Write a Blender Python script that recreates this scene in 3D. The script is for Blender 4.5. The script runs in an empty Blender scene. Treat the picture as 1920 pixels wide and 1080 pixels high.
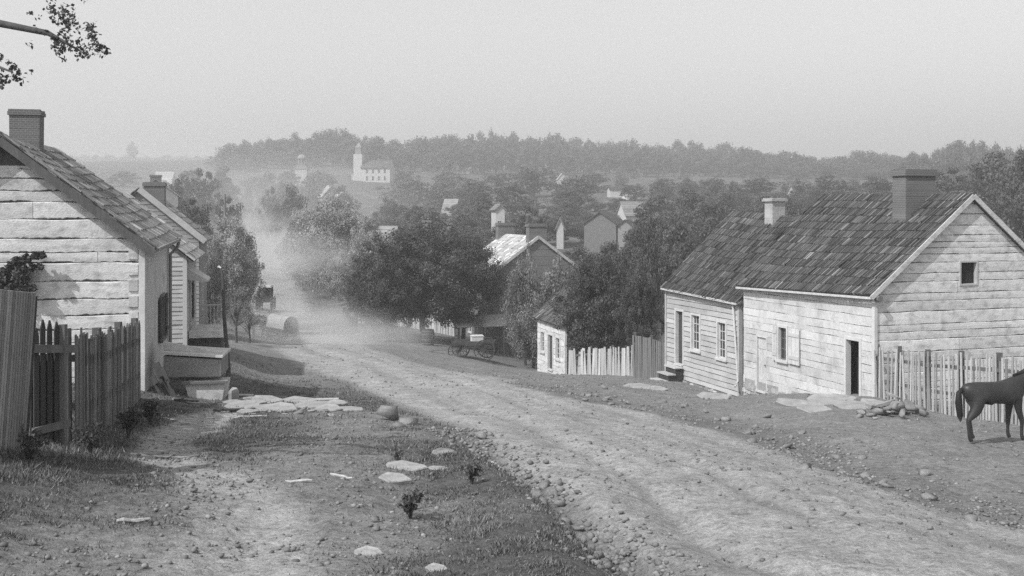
import bpy, bmesh, math, random
import numpy as np
from mathutils import Vector, Matrix

random.seed(7)
RNG = np.random.default_rng(7)
SC = bpy.context.scene
COL = SC.collection
F = 2000.0          # focal length in photo pixels (photo 1920 wide)
CX, HY = 960.0, 400.0   # principal column, eye-level row
R = math.radians

# ---------------------------------------------------------------- noise
_tab = np.random.default_rng(3).random((256, 256))
def vnoise(x, y):
    x = np.asarray(x, float); y = np.asarray(y, float)
    xi = np.floor(x).astype(int); yi = np.floor(y).astype(int)
    fx = x - xi; fy = y - yi
    fx = fx*fx*(3-2*fx); fy = fy*fy*(3-2*fy)
    a = _tab[xi & 255, yi & 255]; b = _tab[(xi+1) & 255, yi & 255]
    c = _tab[xi & 255, (yi+1) & 255]; d = _tab[(xi+1) & 255, (yi+1) & 255]
    return (a*(1-fx)+b*fx)*(1-fy)+(c*(1-fx)+d*fx)*fy - 0.5
def fbm(x, y, o=4):
    s = 0; a = 1.0
    for i in range(o):
        s = s + a*vnoise(x*2**i+17.3*i, y*2**i+5.1*i); a *= .5
    return s

# ---------------------------------------------------------------- materials
def mat(name, base, rough=.85, var=.25, scale=3.0, stretch=(1, 1, 1), fine=.15, fscale=40.0, bump=.0, bscale=30.0,
        spec=.25, transl=0.0, stain=0.0, sscale=1.2):
    m = bpy.data.materials.new(name); m.use_nodes = True
    nt = m.node_tree; N = nt.nodes; L = nt.links; N.clear()
    out = N.new('ShaderNodeOutputMaterial'); bs = N.new('ShaderNodeBsdfPrincipled')
    tc = N.new('ShaderNodeTexCoord'); mp = N.new('ShaderNodeMapping'); mp.inputs['Scale'].default_value = stretch
    L.new(tc.outputs['Object'], mp.inputs['Vector'])
    def noise(sc, det=5, vec=None):
        n = N.new('ShaderNodeTexNoise'); n.inputs['Scale'].default_value = sc; n.inputs['Detail'].default_value = det
        L.new((vec or mp.outputs['Vector']), n.inputs['Vector']); return n.outputs['Fac']
    def mth(op, a, b=None):
        n = N.new('ShaderNodeMath'); n.operation = op
        for i, v in enumerate((a, b)):
            if v is None: continue
            if isinstance(v, (int, float)): n.inputs[i].default_value = v
            else: L.new(v, n.inputs[i])
        return n.outputs[0]
    at = N.new('ShaderNodeAttribute'); at.attribute_name = 'tone'
    v = mth('MULTIPLY', at.outputs['Fac'], base)
    f1 = mth('ADD', mth('MULTIPLY', mth('SUBTRACT', noise(scale), .5), var*3.0), 1.0)
    f2 = mth('ADD', mth('MULTIPLY', mth('SUBTRACT', noise(fscale, 3), .5), fine*3.0), 1.0)
    v = mth('MULTIPLY', mth('MULTIPLY', v, f1), f2)
    if stain:
        mr = N.new('ShaderNodeMapRange'); mr.inputs['From Min'].default_value = .48; mr.inputs['From Max'].default_value = .8
        mr.inputs['To Min'].default_value = 1.0; mr.inputs['To Max'].default_value = 1.0-stain
        L.new(noise(sscale, 8), mr.inputs['Value']); v = mth('MULTIPLY', v, mr.outputs[0])
    v = mth('MAXIMUM', mth('MINIMUM', v, .9), .004)
    cc = N.new('ShaderNodeCombineColor')
    for i in range(3): L.new(v, cc.inputs[i])
    L.new(cc.outputs[0], bs.inputs['Base Color'])
    bs.inputs['Roughness'].default_value = rough; bs.inputs['Specular IOR Level'].default_value = spec
    if bump:
        b = N.new('ShaderNodeBump'); b.inputs['Strength'].default_value = bump; b.inputs['Distance'].default_value = .02
        L.new(noise(bscale, 6), b.inputs['Height']); L.new(b.outputs[0], bs.inputs['Normal'])
    if transl:
        tr = N.new('ShaderNodeBsdfTranslucent'); L.new(cc.outputs[0], tr.inputs['Color'])
        mx = N.new('ShaderNodeMixShader'); mx.inputs[0].default_value = transl
        L.new(bs.outputs[0], mx.inputs[1]); L.new(tr.outputs[0], mx.inputs[2]); L.new(mx.outputs[0], out.inputs['Surface'])
    else:
        L.new(bs.outputs[0], out.inputs['Surface'])
    return m

def brickmat(name, base, mortar, scale=4.0):
    m = mat(name, base, var=.2, scale=2, fine=.1, bump=.3)
    nt = m.node_tree; N = nt.nodes; L = nt.links
    bs = [n for n in N if n.type == 'BSDF_PRINCIPLED'][0]
    col = bs.inputs['Base Color'].links[0].from_socket
    geo = N.new('ShaderNodeTexCoord'); sx = N.new('ShaderNodeSeparateXYZ'); L.new(geo.outputs['Object'], sx.inputs[0])
    ad = N.new('ShaderNodeMath'); ad.operation = 'ADD'; L.new(sx.outputs[0], ad.inputs[0]); L.new(sx.outputs[1], ad.inputs[1])
    cb = N.new('ShaderNodeCombineXYZ'); L.new(ad.outputs[0], cb.inputs[0]); L.new(sx.outputs[2], cb.inputs[1])
    br = N.new('ShaderNodeTexBrick'); br.inputs['Scale'].default_value = scale; br.inputs['Mortar Size'].default_value = .025
    L.new(cb.outputs[0], br.inputs['Vector']); L.new(col, br.inputs['Color1']); L.new(col, br.inputs['Color2'])
    br.inputs['Mortar'].default_value = (mortar,)*3+(1,)
    L.new(br.outputs['Color'], bs.inputs['Base Color'])
    return m

M = {}
M['whitewash'] = mat('whitewashed_log', .58, var=.10, scale=2.5, stretch=(1, 1, 1.6), fine=.18, fscale=22, bump=.5, bscale=18, stain=.55, sscale=3.2)
M['plaster'] = mat('worn_whitewash', .52, var=.14, scale=1.6, fine=.16, fscale=14, bump=.6, bscale=10, stain=.5, sscale=1.6)
M['clap'] = mat('faded_clapboard', .39, var=.22, scale=1.0, stretch=(1, 1, 2.5), fine=.14, fscale=30, bump=.2, stain=.3, sscale=2.0)
M['white'] = mat('white_paint', .44, var=.1, scale=1.5, fine=.06, bump=.1)
M['logdark'] = mat('bare_and_shaded_log', .13, var=.35, scale=2.0, stretch=(1, 1, 4), fine=.3, fscale=16, bump=.5)  # on the clapboard house gable this dark colour also paints in shade
M['chink'] = mat('dark_chinking_and_shade', .07, var=.6, scale=5, fine=.3, fscale=14)  # also stands in for shade in clapboard gaps and the open gable peak
M['chinklight'] = mat('lime_chinking', .30, var=.6, scale=4, fine=.4, fscale=9, bump=.4)
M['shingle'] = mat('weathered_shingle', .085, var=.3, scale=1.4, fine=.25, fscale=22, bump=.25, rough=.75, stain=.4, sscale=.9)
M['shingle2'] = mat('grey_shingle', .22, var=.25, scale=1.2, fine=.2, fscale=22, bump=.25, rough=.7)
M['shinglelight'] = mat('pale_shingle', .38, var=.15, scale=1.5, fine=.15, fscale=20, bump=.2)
M['brick'] = brickmat('dark_brick', .12, .2, 4.2)
M['brickhouse'] = brickmat('house_brick', .13, .2, 4.2)
M['stone'] = mat('field_stone', .36, var=.25, scale=2, fine=.2, fscale=14, bump=.7, bscale=9, stain=.3)
M['slab'] = mat('pale_flagstone', .30, var=.4, scale=1.7, fine=.15, fscale=12, bump=.6, bscale=8, stain=.3)
M['rock'] = mat('road_rock', .20, var=.25, scale=4, fine=.25, fscale=20, bump=.6, bscale=12)
M['wood'] = mat('weathered_board', .14, var=.25, scale=2.0, stretch=(5, 5, .6), fine=.25, fscale=14, bump=.35)
M['woodpale'] = mat('silvered_paling', .40, var=.22, scale=2.0, stretch=(5, 5, .6), fine=.22, fscale=14, bump=.35)
M['wooddark'] = mat('dark_board', .05, var=.3, scale=2.0, stretch=(5, 5, .6), fine=.25, fscale=14, bump=.35)
M['woodgrey'] = mat('grey_plank', .22, var=.25, scale=2.0, stretch=(1, 1, 5), fine=.25, fscale=14, bump=.35)
M['trim'] = mat('weathered_trim', .50, var=.2, scale=3, fine=.15, bump=.2)
M['metal'] = mat('tin_pipe', .16, rough=.5, var=.3, scale=4, spec=.5)
M['glass'] = mat('window_glass', .035, rough=.12, var=.3, scale=3, spec=.6)
M['void'] = mat('painted_dark_interior', .02, rough=1, var=.2)  # near-black paint stands in for the unlit rooms behind openings
M['door'] = mat('dark_door', .06, var=.2, scale=3, stretch=(4, 4, .6), bump=.2)
M['bark'] = mat('bark', .075, var=.4, scale=4, stretch=(3, 3, .7), fine=.3, bump=.6)
M['leaf'] = mat('leaf', .10, rough=.8, var=.3, scale=.35, fine=.2, fscale=3, transl=.25, spec=.08)
M['leaflight'] = mat('pale_leaf', .17, rough=.8, var=.3, scale=.6, fine=.2, fscale=3, transl=.3, spec=.08)
M['leafdark'] = mat('dark_leaf', .085, rough=.8, var=.3, scale=.35, fine=.2, fscale=3, transl=.2, spec=.08)
M['leafhazy'] = mat('haze_pale_leaf', .27, rough=.8, var=.3, scale=.6, fine=.2, fscale=3, transl=.3, spec=.08)  # pale leaf colour imitates the sunlit haze hanging before these trees
M['grass'] = mat('grass_blade', .14, rough=.7, var=.4, scale=.7, fine=.2, fscale=5, transl=.25)
M['horse'] = mat('brown_coat', .024, rough=.45, var=.3, scale=2, spec=.35)
M['hair'] = mat('black_hair', .015, rough=.6, var=.3, stretch=(4, 4, .5))
M['canvas'] = mat('wagon_canvas', .36, var=.15, scale=2, fine=.1, bump=.2)
M['cloth'] = mat('dark_cloth', .04, var=.2)
M['skin'] = mat('skin', .35, var=.08)

# ---------------------------------------------------------------- mesh builder
class MB:
    def __init__(s): s.v = []; s.f = []; s.t = []
    def face(s, pts, tone=1.0):
        i = len(s.v); s.v += [tuple(p) for p in pts]; s.f.append(tuple(range(i, i+len(pts)))); s.t.append(tone)
    def hexa(s, p, tone=1.0):      # 8 points: bottom 0-3 (ccw from above), top 4-7
        i = len(s.v); s.v += [tuple(q) for q in p]
        for q in ((0, 3, 2, 1), (4, 5, 6, 7), (0, 1, 5, 4), (1, 2, 6, 5), (2, 3, 7, 6), (3, 0, 4, 7)):
            s.f.append(tuple(i+k for k in q)); s.t.append(tone)
    def box(s, x0, x1, y0, y1, z0, z1, tone=1.0):
        s.hexa([(x0, y0, z0), (x1, y0, z0), (x1, y1, z0), (x0, y1, z0), (x0, y0, z1), (x1, y0, z1), (x1, y1, z1), (x0, y1, z1)], tone)
    def bar(s, a, b, w, h, tone=1.0, up=(0, 0, 1)):
        a = Vector(a); b = Vector(b); d = (b-a).normalized(); u = Vector(up)
        if abs(d.dot(u)) > .95: u = Vector((0, 1, 0))
        r = d.cross(u).normalized()*w*.5; u = r.cross(d).normalized()*h*.5
        s.hexa([a-r-u, a+r-u, b+r-u, b-r-u, a-r+u, a+r+u, b+r+u, b-r+u], tone)
    def tube(s, pts, rad, n=8, tone=1.0, caps=True):
        pts = [Vector(p) for p in pts]; m = len(pts)
        if isinstance(rad, (int, float)): rad = [rad]*m
        i0 = len(s.v); ref = Vector((.31, .17, .93)); ref2 = Vector((1, .1, .05))
        for k in range(m):
            d = (pts[min(k+1, m-1)]-pts[max(k-1, 0)]).normalized()
            r = ref if abs(d.dot(ref)) < .9 else ref2
            a = d.cross(r).normalized(); b = d.cross(a)
            for j in range(n):
                t = 2*math.pi*j/n; s.v.append(tuple(pts[k]+(a*math.cos(t)+b*math.sin(t))*rad[k]))
        for k in range(m-1):
            for j in range(n):
                a = i0+k*n+j; b = i0+k*n+(j+1) % n
                s.f.append((a, b, b+n, a+n)); s.t.append(tone)
        if caps:
            s.f.append(tuple(i0+j for j in range(n))); s.t.append(tone)
            s.f.append(tuple(i0+(m-1)*n+j for j in reversed(range(n)))); s.t.append(tone)
    def arrays(s, V, Fq, T):       # numpy append, quads or tris
        i = len(s.v); s.v += [tuple(r) for r in V.tolist()]
        s.f += [tuple(r) for r in (Fq+i).tolist()]; s.t += list(T)
    def mesh(s, name, material, smooth=False):
        me = bpy.data.meshes.new(name); me.from_pydata(s.v, [], s.f)
        a = me.attributes.new('tone', 'FLOAT', 'FACE'); a.data.foreach_set('value', np.asarray(s.t, dtype=np.float32))
        me.materials.append(material)
        if smooth: me.polygons.foreach_set('use_smooth', [True]*len(me.polygons))
        me.update(); return me
    def build(s, name, material, parent=None, smooth=False):
        o = bpy.data.objects.new(name, s.mesh(name, material, smooth)); COL.objects.link(o)
        if parent is not None: o.parent = parent
        return o

def npmesh(name, V, Fq, T, material, smooth=False):
    """fast mesh from arrays: V (n,3), Fq (m,k), T (m,)"""
    me = bpy.data.meshes.new(name); n, m, k = len(V), len(Fq), Fq.shape[1]
    me.vertices.add(n); me.vertices.foreach_set('co', V.astype(np.float32).ravel())
    me.loops.add(m*k); me.loops.foreach_set('vertex_index', Fq.astype(np.int32).ravel())
    me.polygons.add(m); me.polygons.foreach_set('loop_start', (np.arange(m)*k).astype(np.int32))
    me.polygons.foreach_set('loop_total', np.full(m, k, dtype=np.int32))
    a = me.attributes.new('tone', 'FLOAT', 'FACE'); a.data.foreach_set('value', np.asarray(T, dtype=np.float32))
    if smooth: me.polygons.foreach_set('use_smooth', [True]*m)
    me.materials.append(material); me.update(); me.validate(); return me

def link(name, me, parent=None):
    o = bpy.data.objects.new(name, me); COL.objects.link(o)
    if parent is not None: o.parent = parent
    return o
def tag(o, label=None, cat=None, group=None, kind=None):
    if label: o['label'] = label
    if cat: o['category'] = cat
    if group: o['group'] = group
    if kind: o['kind'] = kind
    return o
def empty(name, loc, rz, label, cat, group=None):
    o = bpy.data.objects.new(name, None); COL.objects.link(o); o.location = loc; o.rotation_euler = (0, 0, rz)
    o.empty_display_size = .2
    return tag(o, label, cat, group)
KIDS = {}
def copy_tree(o, label=None, group=None, parent=None):
    c = o.copy(); COL.objects.link(c)
    if parent is not None: c.parent = parent; c.matrix_parent_inverse = o.matrix_parent_inverse.copy()
    for ch in list(o.children): copy_tree(ch, parent=c)
    if label: c['label'] = label
    if group: c['group'] = group
    return c

# ---------------------------------------------------------------- terrain
CTRL = [  # photo column, photo row, distance
 (0,1080,8.2),(300,1080,8.4),(600,1080,8.8),(900,1080,9.1),(1150,1080,9.4),(1500,1080,9.9),(1920,1080,10.4),
 (140,838,15),(20,830,13.5),(272,738,27),(300,900,13),(500,950,11.8),(450,830,18),(640,850,16.4),(740,890,14.6),(820,960,12.4),(1000,960,12.7),
 (550,765,26),(360,750,27),(740,795,24),(660,760,28),(1200,850,19.5),(1500,950,14.2),(1300,1000,12.4),(1700,850,21.5),(1750,960,14.8),
 (1645,750,33),(1790,785,29.7),(1920,805,27.4),(1805,838,23.8),(1480,800,27),(1300,770,31),(1408,738,40.3),
 (900,720,38),(1000,760,30.5),(850,760,30),(1100,720,38),(700,660,57),(580,650,62),(640,690,46),(500,700,42),
 (425,705,35),(348,655,40),(395,648,43),(313,700,33.2),(420,640,52),
 (540,640,77),(490,585,98),(440,590,90),(520,520,150),(500,480,200),(480,440,265),(466,400,335),(455,360,430),
 (1060,700,60),(1008,697,64.6),(1185,702,53.5),(1250,710,47.2),(1390,740,41.3),(1240,690,58),
 (1000,665,82),(755,640,75),(820,645,73),(850,684,60),(900,674,66),(690,600,95),(640,540,130),(1250,640,80),(1400,600,85),(1600,600,75),
 (1100,500,150),(800,470,170),(1350,470,160),(1700,480,130),(1130,420,230),(1140,370,330),(900,400,290),(700,345,440),(570,345,420),
 (600,312,560),(1000,328,560),(1400,335,520),(1900,345,450),(1850,400,260),(1600,360,380),
 (250,480,110),(100,460,110),(250,400,200),(250,335,480),(60,335,480),(100,313,1500),(400,313,1500),(900,325,1500),(1600,335,1400),
]
EXTRA = [(-12,0,-1.7),(0,0,-2.2),(12,0,-2.9),(-10,8,-2.3),(-9.5,15,-3.0),(-14,20,-3.5),(-22,30,-4.6),(-26,60,-6.0),(26,30,-5.6),(30,60,-7.0),(-80,100,-4),(80,100,-8),
         (-300,300,6),(300,300,0),(-900,1500,72),(1200,1500,60),(-2200,3200,70),(0,3200,60),(2200,3200,60),(0,4500,40),(-4000,4500,40),(4000,4500,40),
         (-20,0,-1.5),(20,0,-3.2),(0,-10,-1.6),(-20,-10,-1.2),(20,-10,-2.6)]
P = [((c-CX)/F*d, d, -(r-HY)/F*d) for c, r, d in CTRL] + EXTRA
P = np.array(P)
def warp(x, y):
    q = np.maximum(y+14.0, 1.5); return np.stack([x/q*3.0, np.log(q/20)*1.0], -1)
_w = warp(P[:, 0], P[:, 1])
def _phi(r2): return r2*np.log(r2+1e-9)*.5
_n = len(P); _A = np.zeros((_n+3, _n+3))
_D = ((_w[:, None]-_w[None])**2).sum(-1)
_A[:_n, :_n] = _phi(_D)+np.eye(_n)*2e-4
_A[:_n, _n] = 1; _A[:_n, _n+1:] = _w; _A[_n, :_n] = 1; _A[_n+1:, :_n] = _w.T
# interpolate slope-like quantity to keep the range even
_scale = P[:, 1]+14.0
_c = np.linalg.solve(_A, np.concatenate([P[:, 2]/_scale, [0, 0, 0]]))
def base_h(x, y):
    x = np.asarray(x, float); y = np.asarray(y, float); sh = x.shape; x = x.ravel(); y = y.ravel(); out = np.empty(len(x))
    for i in range(0, len(x), 40000):
        w = warp(x[i:i+40000], y[i:i+40000])
        r2 = ((w[:, None]-_w[None])**2).sum(-1)
        out[i:i+40000] = (_phi(r2)@_c[:_n]+_c[_n]+w@_c[_n+1:])*(np.maximum(y[i:i+40000], -12.5)+14.0)
    return out.reshape(sh)
_ds = np.exp(np.linspace(np.log(4), np.log(3500), 2500))
def pt(px, py, dmin=4.0):
    """the ground point seen at that place of the photograph"""
    a = (px-CX)/F; k = -(py-HY)/F
    g = base_h(a*_ds, _ds)-k*_ds
    i = np.where((g > 0) & (_ds > dmin))[0]
    d = float(_ds[i[0]]) if len(i) else 3000.0
    return (a*d, d, float(k*d))
def poly(pxs): return np.array([pt(*q)[:2] for q in pxs])
def pdist(x, y, pl):
    """distance to polyline, signed side (+ = right of travel), and arc fraction"""
    best = np.full(x.shape, 1e9); side = np.zeros(x.shape); frac = np.zeros(x.shape)
    n = len(pl)-1
    for i in range(n):
        ax, ay = pl[i]; bx, by = pl[i+1]; dx, dy = bx-ax, by-ay; l2 = dx*dx+dy*dy
        t = np.clip(((x-ax)*dx+(y-ay)*dy)/l2, 0, 1); ex = x-ax-t*dx; ey = y-ay-t*dy
        d = np.hypot(ex, ey); m = d < best
        best = np.where(m, d, best); side = np.where(m, np.sign(dy*(x-ax)-dx*(y-ay)), side); frac = np.where(m, (i+t)/n, frac)
    return best, side, frac
def smooth(a, b, x):
    t = np.clip((x-a)/(b-a), 0, 1); return t*t*(3-2*t)

ROAD_L = poly([(1330,1078),(1160,1000),(1050,930),(950,870),(860,810),(760,760),(660,715),(560,680),(480,640),(470,610)])
ROAD_R = poly([(1960,990),(1700,915),(1500,858),(1330,805),(1180,765),(1040,735),(900,703),(790,683),(700,655),(620,625),(560,600)])
DITCH = poly([(1235,1078),(1150,1010),(1075,955),(1000,905),(930,865),(850,815)])
BANK = poly([(1010,1078),(1000,985),(960,935),(900,893),(830,850)])
STRIP = poly([(1900,960),(1640,880),(1440,815),(1290,775),(1120,740),(1000,715)])
PATH = poly([(430,1078),(480,960),(400,900),(320,870),(310,820),(370,785),(430,770)])
ROADC = poly([(1640,1040),(1330,905),(1090,800),(900,735),(760,690),(650,660),(560,630)])
ROADFAR = np.array([(-12.2,70),(-15.5,77),(-22,98),(-32,145),(-46,200),(-63,265),(-82,335),(-108,430),(-130,520)])

def detail(x, y):
    """ruts, ditch, banks, clods: added to base_h"""
    near = 1-smooth(60, 140, y)
    z = .22*fbm(x*.12, y*.12, 3)*smooth(4, 14, y)*(1+smooth(80, 300, y)*3)
    dd, sd, fr = pdist(x, y, DITCH)
    z = z-.34*np.exp(-(dd/.42)**2)*(1-smooth(.75, 1.0, fr))*(1+.4*vnoise(x*1.3, y*1.3))
    db, sb, fb = pdist(x, y, BANK)
    z = z+.20*np.exp(-(db/.7)**2)*(1-smooth(.7, 1., fb))
    dc, s, f = pdist(x, y, ROADC)
    for off in (-1.35, .2, 1.5):
        u = dc*s-off-.25*vnoise(f*9+off, off*3)
        z = z-.115*np.exp(-(u/.17)**2)*near*(.6+vnoise(f*14, off))
    z = z+.10*np.exp(-(dc/1.7)**2)*near
    ds, s2, f2 = pdist(x, y, STRIP)
    z = z+(.05*fbm(x*1.6, y*1.6, 3)-.12)*np.exp(-(ds/1.0)**2)*near
    z = z+near*(.05*fbm(x*.9, y*.9, 3)+.042*fbm(x*3.7, y*3.7, 3))
    z = z+near*.034*fbm(x*11, y*11, 2)*(1-smooth(18, 30, y))
    dp, _, _ = pdist(x, y, PATH)
    z = z-.07*np.exp(-(dp/.45)**2)
    return z
def ruts(x, y):
    dc, s, f = pdist(x, y, ROADC); r = 0
    for off, wd in ((-1.9, .22), (-1.35, .14), (-.5, .12), (.2, .18), (.75, .12), (1.5, .16), (2.1, .3)):
        u = dc*s-off-.25*vnoise(f*9+off, off*3+0*f); r = r+np.exp(-(u/wd)**2)*np.clip(.5+1.2*vnoise(f*16+off*3, off+0*f), 0, 1)
    return np.clip(r, 0, 1)*(1-smooth(55, 75, y))
def H(x, y):
    x = np.atleast_1d(np.asarray(x, float)); y = np.atleast_1d(np.asarray(y, float)); return base_h(x, y)+detail(x, y)
def h1(x, y): return float(H(x, y)[0])
def ground(px, py, dz=0):
    x, y, _ = pt(px, py); return Vector((x, y, h1(x, y)+dz))
def at(px, py, d): return Vector(((px-CX)/F*d, d, -(py-HY)/F*d))

def masks(x, y):
    dl, sl, _ = pdist(x, y, ROAD_L); dr, sr, _ = pdist(x, y, ROAD_R)
    wob = .5*fbm(x*.7, y*.7, 3)
    inside = smooth(-.35, .35, dl*sl+wob*.8)*smooth(-.35, .35, -dr*sr+wob*.8)
    road = inside*(1-smooth(62, 75, y))
    df, _, _ = pdist(x, y, ROADFAR)
    road = np.maximum(road, (1-smooth(2.6, 4.2, df+wob))*smooth(56, 66, y)*(1-smooth(240, 330, y)))
    ds, _, _ = pdist(x, y, STRIP); strip = np.exp(-(ds/1.1)**4)*(1-road*.5)
    dp, _, _ = pdist(x, y, PATH); path = (1-smooth(.25, .75, dp+wob*.5))
    left = smooth(-.2, .5, -dl*sl+wob)*(1-smooth(30, 45, y))
    n = fbm(x*.33+9, y*.33, 4)
    grass = left*np.clip(smooth(-.42, .36, n+.34*smooth(-3.2, -6.0, x)-.16*smooth(.5, -1.5, x)*smooth(-4, -2.5, x)*(1-smooth(13, 17, y)))+.55*np.exp(-(pdist(x, y, BANK)[0]/1.0)**2), 0, 1)*(1-path)
    far = smooth(60, 90, y)*(1-road)
    grass = np.maximum(grass, far*smooth(-.5, .1, n+.2))
    dd, _, _ = pdist(x, y, DITCH); ditch = np.exp(-(dd/.55)**2)
    return road, strip, path, np.clip(grass, 0, 1), ditch
DENOISE = False; HAZE = 0.0011; DUST = 0.25; SKY = 0.13; SUN = 3.4; SUN_DIR = (-.74, -.67); SUN_EL = 46; EXPO = 0.45
# ---------------------------------------------------------------- ground sheet
def build_ground():
    nv, nu = 760, 460
    d = np.exp(np.linspace(np.log(16.0-9.0), np.log(5200.0), nv))-16.0     # from behind the camera to the horizon
    t = np.linspace(-1, 1, nu); t = np.sign(t)*(.72*np.abs(t)+.28*np.abs(t)**3)
    D, T = np.meshgrid(d, t, indexing='ij')
    X = T*1.0*(np.maximum(D, -9)+16.0)
    Z = H(X.ravel(), D.ravel())
    V = np.stack([X.ravel(), D.ravel(), Z], -1)
    i = np.arange(nv*nu).reshape(nv, nu)
    Fq = np.stack([i[:-1, :-1].ravel(), i[:-1, 1:].ravel(), i[1:, 1:].ravel(), i[1:, :-1].ravel()], -1)
    me = npmesh('ground', V, Fq, np.ones(len(Fq)), ground_material(), smooth=True)
    road, strip, path, grass, ditch = masks(X.ravel(), D.ravel())
    for nm, arr in (('rut', ruts(X.ravel(), D.ravel())), ('road', road), ('strip', strip), ('path', path), ('grass', grass), ('ditch', ditch)):
        a = me.attributes.new(nm, 'FLOAT', 'POINT'); a.data.foreach_set('value', arr.astype(np.float32))
    o = link('ground', me); tag(o, 'sloping dirt street and worn grass bank falling into the valley', None, None, 'structure')
    return o
def ground_material():
    m = bpy.data.materials.new('dirt_and_turf'); m.use_nodes = True
    nt = m.node_tree; N = nt.nodes; L = nt.links; N.clear()
    out = N.new('ShaderNodeOutputMaterial'); bs = N.new('ShaderNodeBsdfPrincipled'); L.new(bs.outputs[0], out.inputs['Surface'])
    tc = N.new('ShaderNodeTexCoord')
    def noise(sc, det=6, rough=.6):
        n = N.new('ShaderNodeTexNoise'); n.inputs['Scale'].default_value = sc; n.inputs['Detail'].default_value = det
        n.inputs['Roughness'].default_value = rough
        L.new(tc.outputs['Object'], n.inputs['Vector']); return n.outputs['Fac']
    def mth(op, a, b=None, c=None):
        n = N.new('ShaderNodeMath'); n.operation = op
        for i, v in enumerate((a, b, c)):
            if v is None: continue
            if isinstance(v, (int, float)): n.inputs[i].default_value = v
            else: L.new(v, n.inputs[i])
        return n.outputs[0]
    def attr(nm):
        a = N.new('ShaderNodeAttribute'); a.attribute_name = nm; return a.outputs['Fac']
    def mix(a, b, f): return mth('ADD', mth('MULTIPLY', a, mth('SUBTRACT', 1.0, f)), mth('MULTIPLY', b, f))
    n_big, n_mid, n_fine, n_vf = noise(.35), noise(1.7), noise(9, 8, .7), noise(38, 4, .7)
    mod = mth('ADD', mth('MULTIPLY', mth('SUBTRACT', n_mid, .5), 1.0), mth('MULTIPLY', mth('SUBTRACT', n_fine, .5), 2.2))
    mod = mth('ADD', mth('ADD', mod, mth('MULTIPLY', mth('SUBTRACT', n_vf, .5), 1.8)), 1.0)
    dirt = GC['dirt']; v = mix(dirt, GC['road'], attr('road'))
    v = mix(v, GC['strip'], attr('strip'))
    gm = mth('MULTIPLY', attr('grass'), mth('ADD', mth('MULTIPLY', n_mid, .8), .55))
    gm = mth('MINIMUM', gm, 1.0)
    v = mix(v, GC['grass'], gm); v = mix(v, GC['path'], mth('MULTIPLY', attr('path'), .85))
    v = mix(v, GC['ditch'], mth('MULTIPLY', attr('ditch'), .6))
    v = mth('MULTIPLY', v, mth('SUBTRACT', 1.0, mth('MULTIPLY', attr('rut'), mth('MULTIPLY', n_fine, .6))))
    v = mth('MULTIPLY', v, mod)
    v = mth('MULTIPLY', v, mth('ADD', mth('MULTIPLY', n_big, .5), .75))
    v = mth('MAXIMUM', mth('MINIMUM', v, .8), .01)
    cc = N.new('ShaderNodeCombineColor')
    for i in range(3): L.new(v, cc.inputs[i])
    L.new(cc.outputs[0], bs.inputs['Base Color']); bs.inputs['Roughness'].default_value = .95; bs.inputs['Specular IOR Level'].default_value = .1
    b = N.new('ShaderNodeBump'); b.inputs['Strength'].default_value = .9; b.inputs['Distance'].default_value = .045
    L.new(mth('ADD', n_fine, mth('MULTIPLY', n_vf, .35)), b.inputs['Height']); L.new(b.outputs[0], bs.inputs['Normal'])
    return m
GC = dict(dirt=.185, road=.295, strip=.15, grass=.082, path=.31, ditch=.14)
build_ground()

# ---------------------------------------------------------------- rocks
def rock_mesh(name, seed, flat=.6, material='rock'):
    rg = np.random.default_rng(seed); bm = bmesh.new()
    for i in range(12):
        d = rg.normal(size=3); d /= np.linalg.norm(d); d *= rg.uniform(.75, 1.1); d = np.sign(d)*np.abs(d)**.85
        bm.verts.new(d*np.array([1, rg.uniform(.6, .9), flat]))
    bmesh.ops.convex_hull(bm, input=bm.verts[:]); 
    for v in [v for v in bm.verts if not v.link_faces]: bm.verts.remove(v)
    bmesh.ops.triangulate(bm, faces=bm.faces[:]); bm.verts.index_update()
    V = np.array([v.co[:] for v in bm.verts]); Fq = np.array([[v.index for v in f.verts] for f in bm.faces]); bm.free()
    return npmesh(name, V, Fq, rg.uniform(.8, 1.15, len(Fq)), M[material])
ROCKS = [rock_mesh('rock', 100+i, f) for i, f in enumerate((.55, .7, .45, .6, .5, .8))]
def slab_mesh(seed, th):
    rg = random.Random(seed); n = rg.randint(7, 10); mb = MB(); rim = []
    for i in range(n):
        a = 2*math.pi*(i+rg.uniform(-.3, .3))/n; r = rg.uniform(.72, 1.08); rim.append((r*math.cos(a), r*.62*math.sin(a)))
    zt = [th*rg.uniform(.75, 1.15) for _ in rim]; c = (rg.uniform(-.2, .2), rg.uniform(-.12, .12), th*1.08)
    for i in range(n):
        j = (i+1) % n; a, b = rim[i], rim[j]; ti = (a[0]*.93, a[1]*.93, zt[i]); tj = (b[0]*.93, b[1]*.93, zt[j]); mi = (a[0], a[1], zt[i]*.6); mj = (b[0], b[1], zt[j]*.6)
        h = lambda p: (p[0]*.5+c[0]*.5, p[1]*.5+c[1]*.5, th*(1.0+.08*math.sin(seed+p[0]*9)))
        mb.face([ti, tj, h(tj), h(ti)], rg.uniform(.9, 1.08)); mb.face([h(ti), h(tj), c], rg.uniform(.9, 1.08)); mb.face([mi, mj, tj, ti], .9); mb.face([(a[0]*.95, a[1]*.95, -th), (b[0]*.95, b[1]*.95, -th), mj, mi], .75)
    return mb.mesh('flat_stone', M['slab'])
SLABS = [slab_mesh(200+i, f) for i, f in enumerate((.13, .17, .11, .15, .14, .1))]
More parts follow.
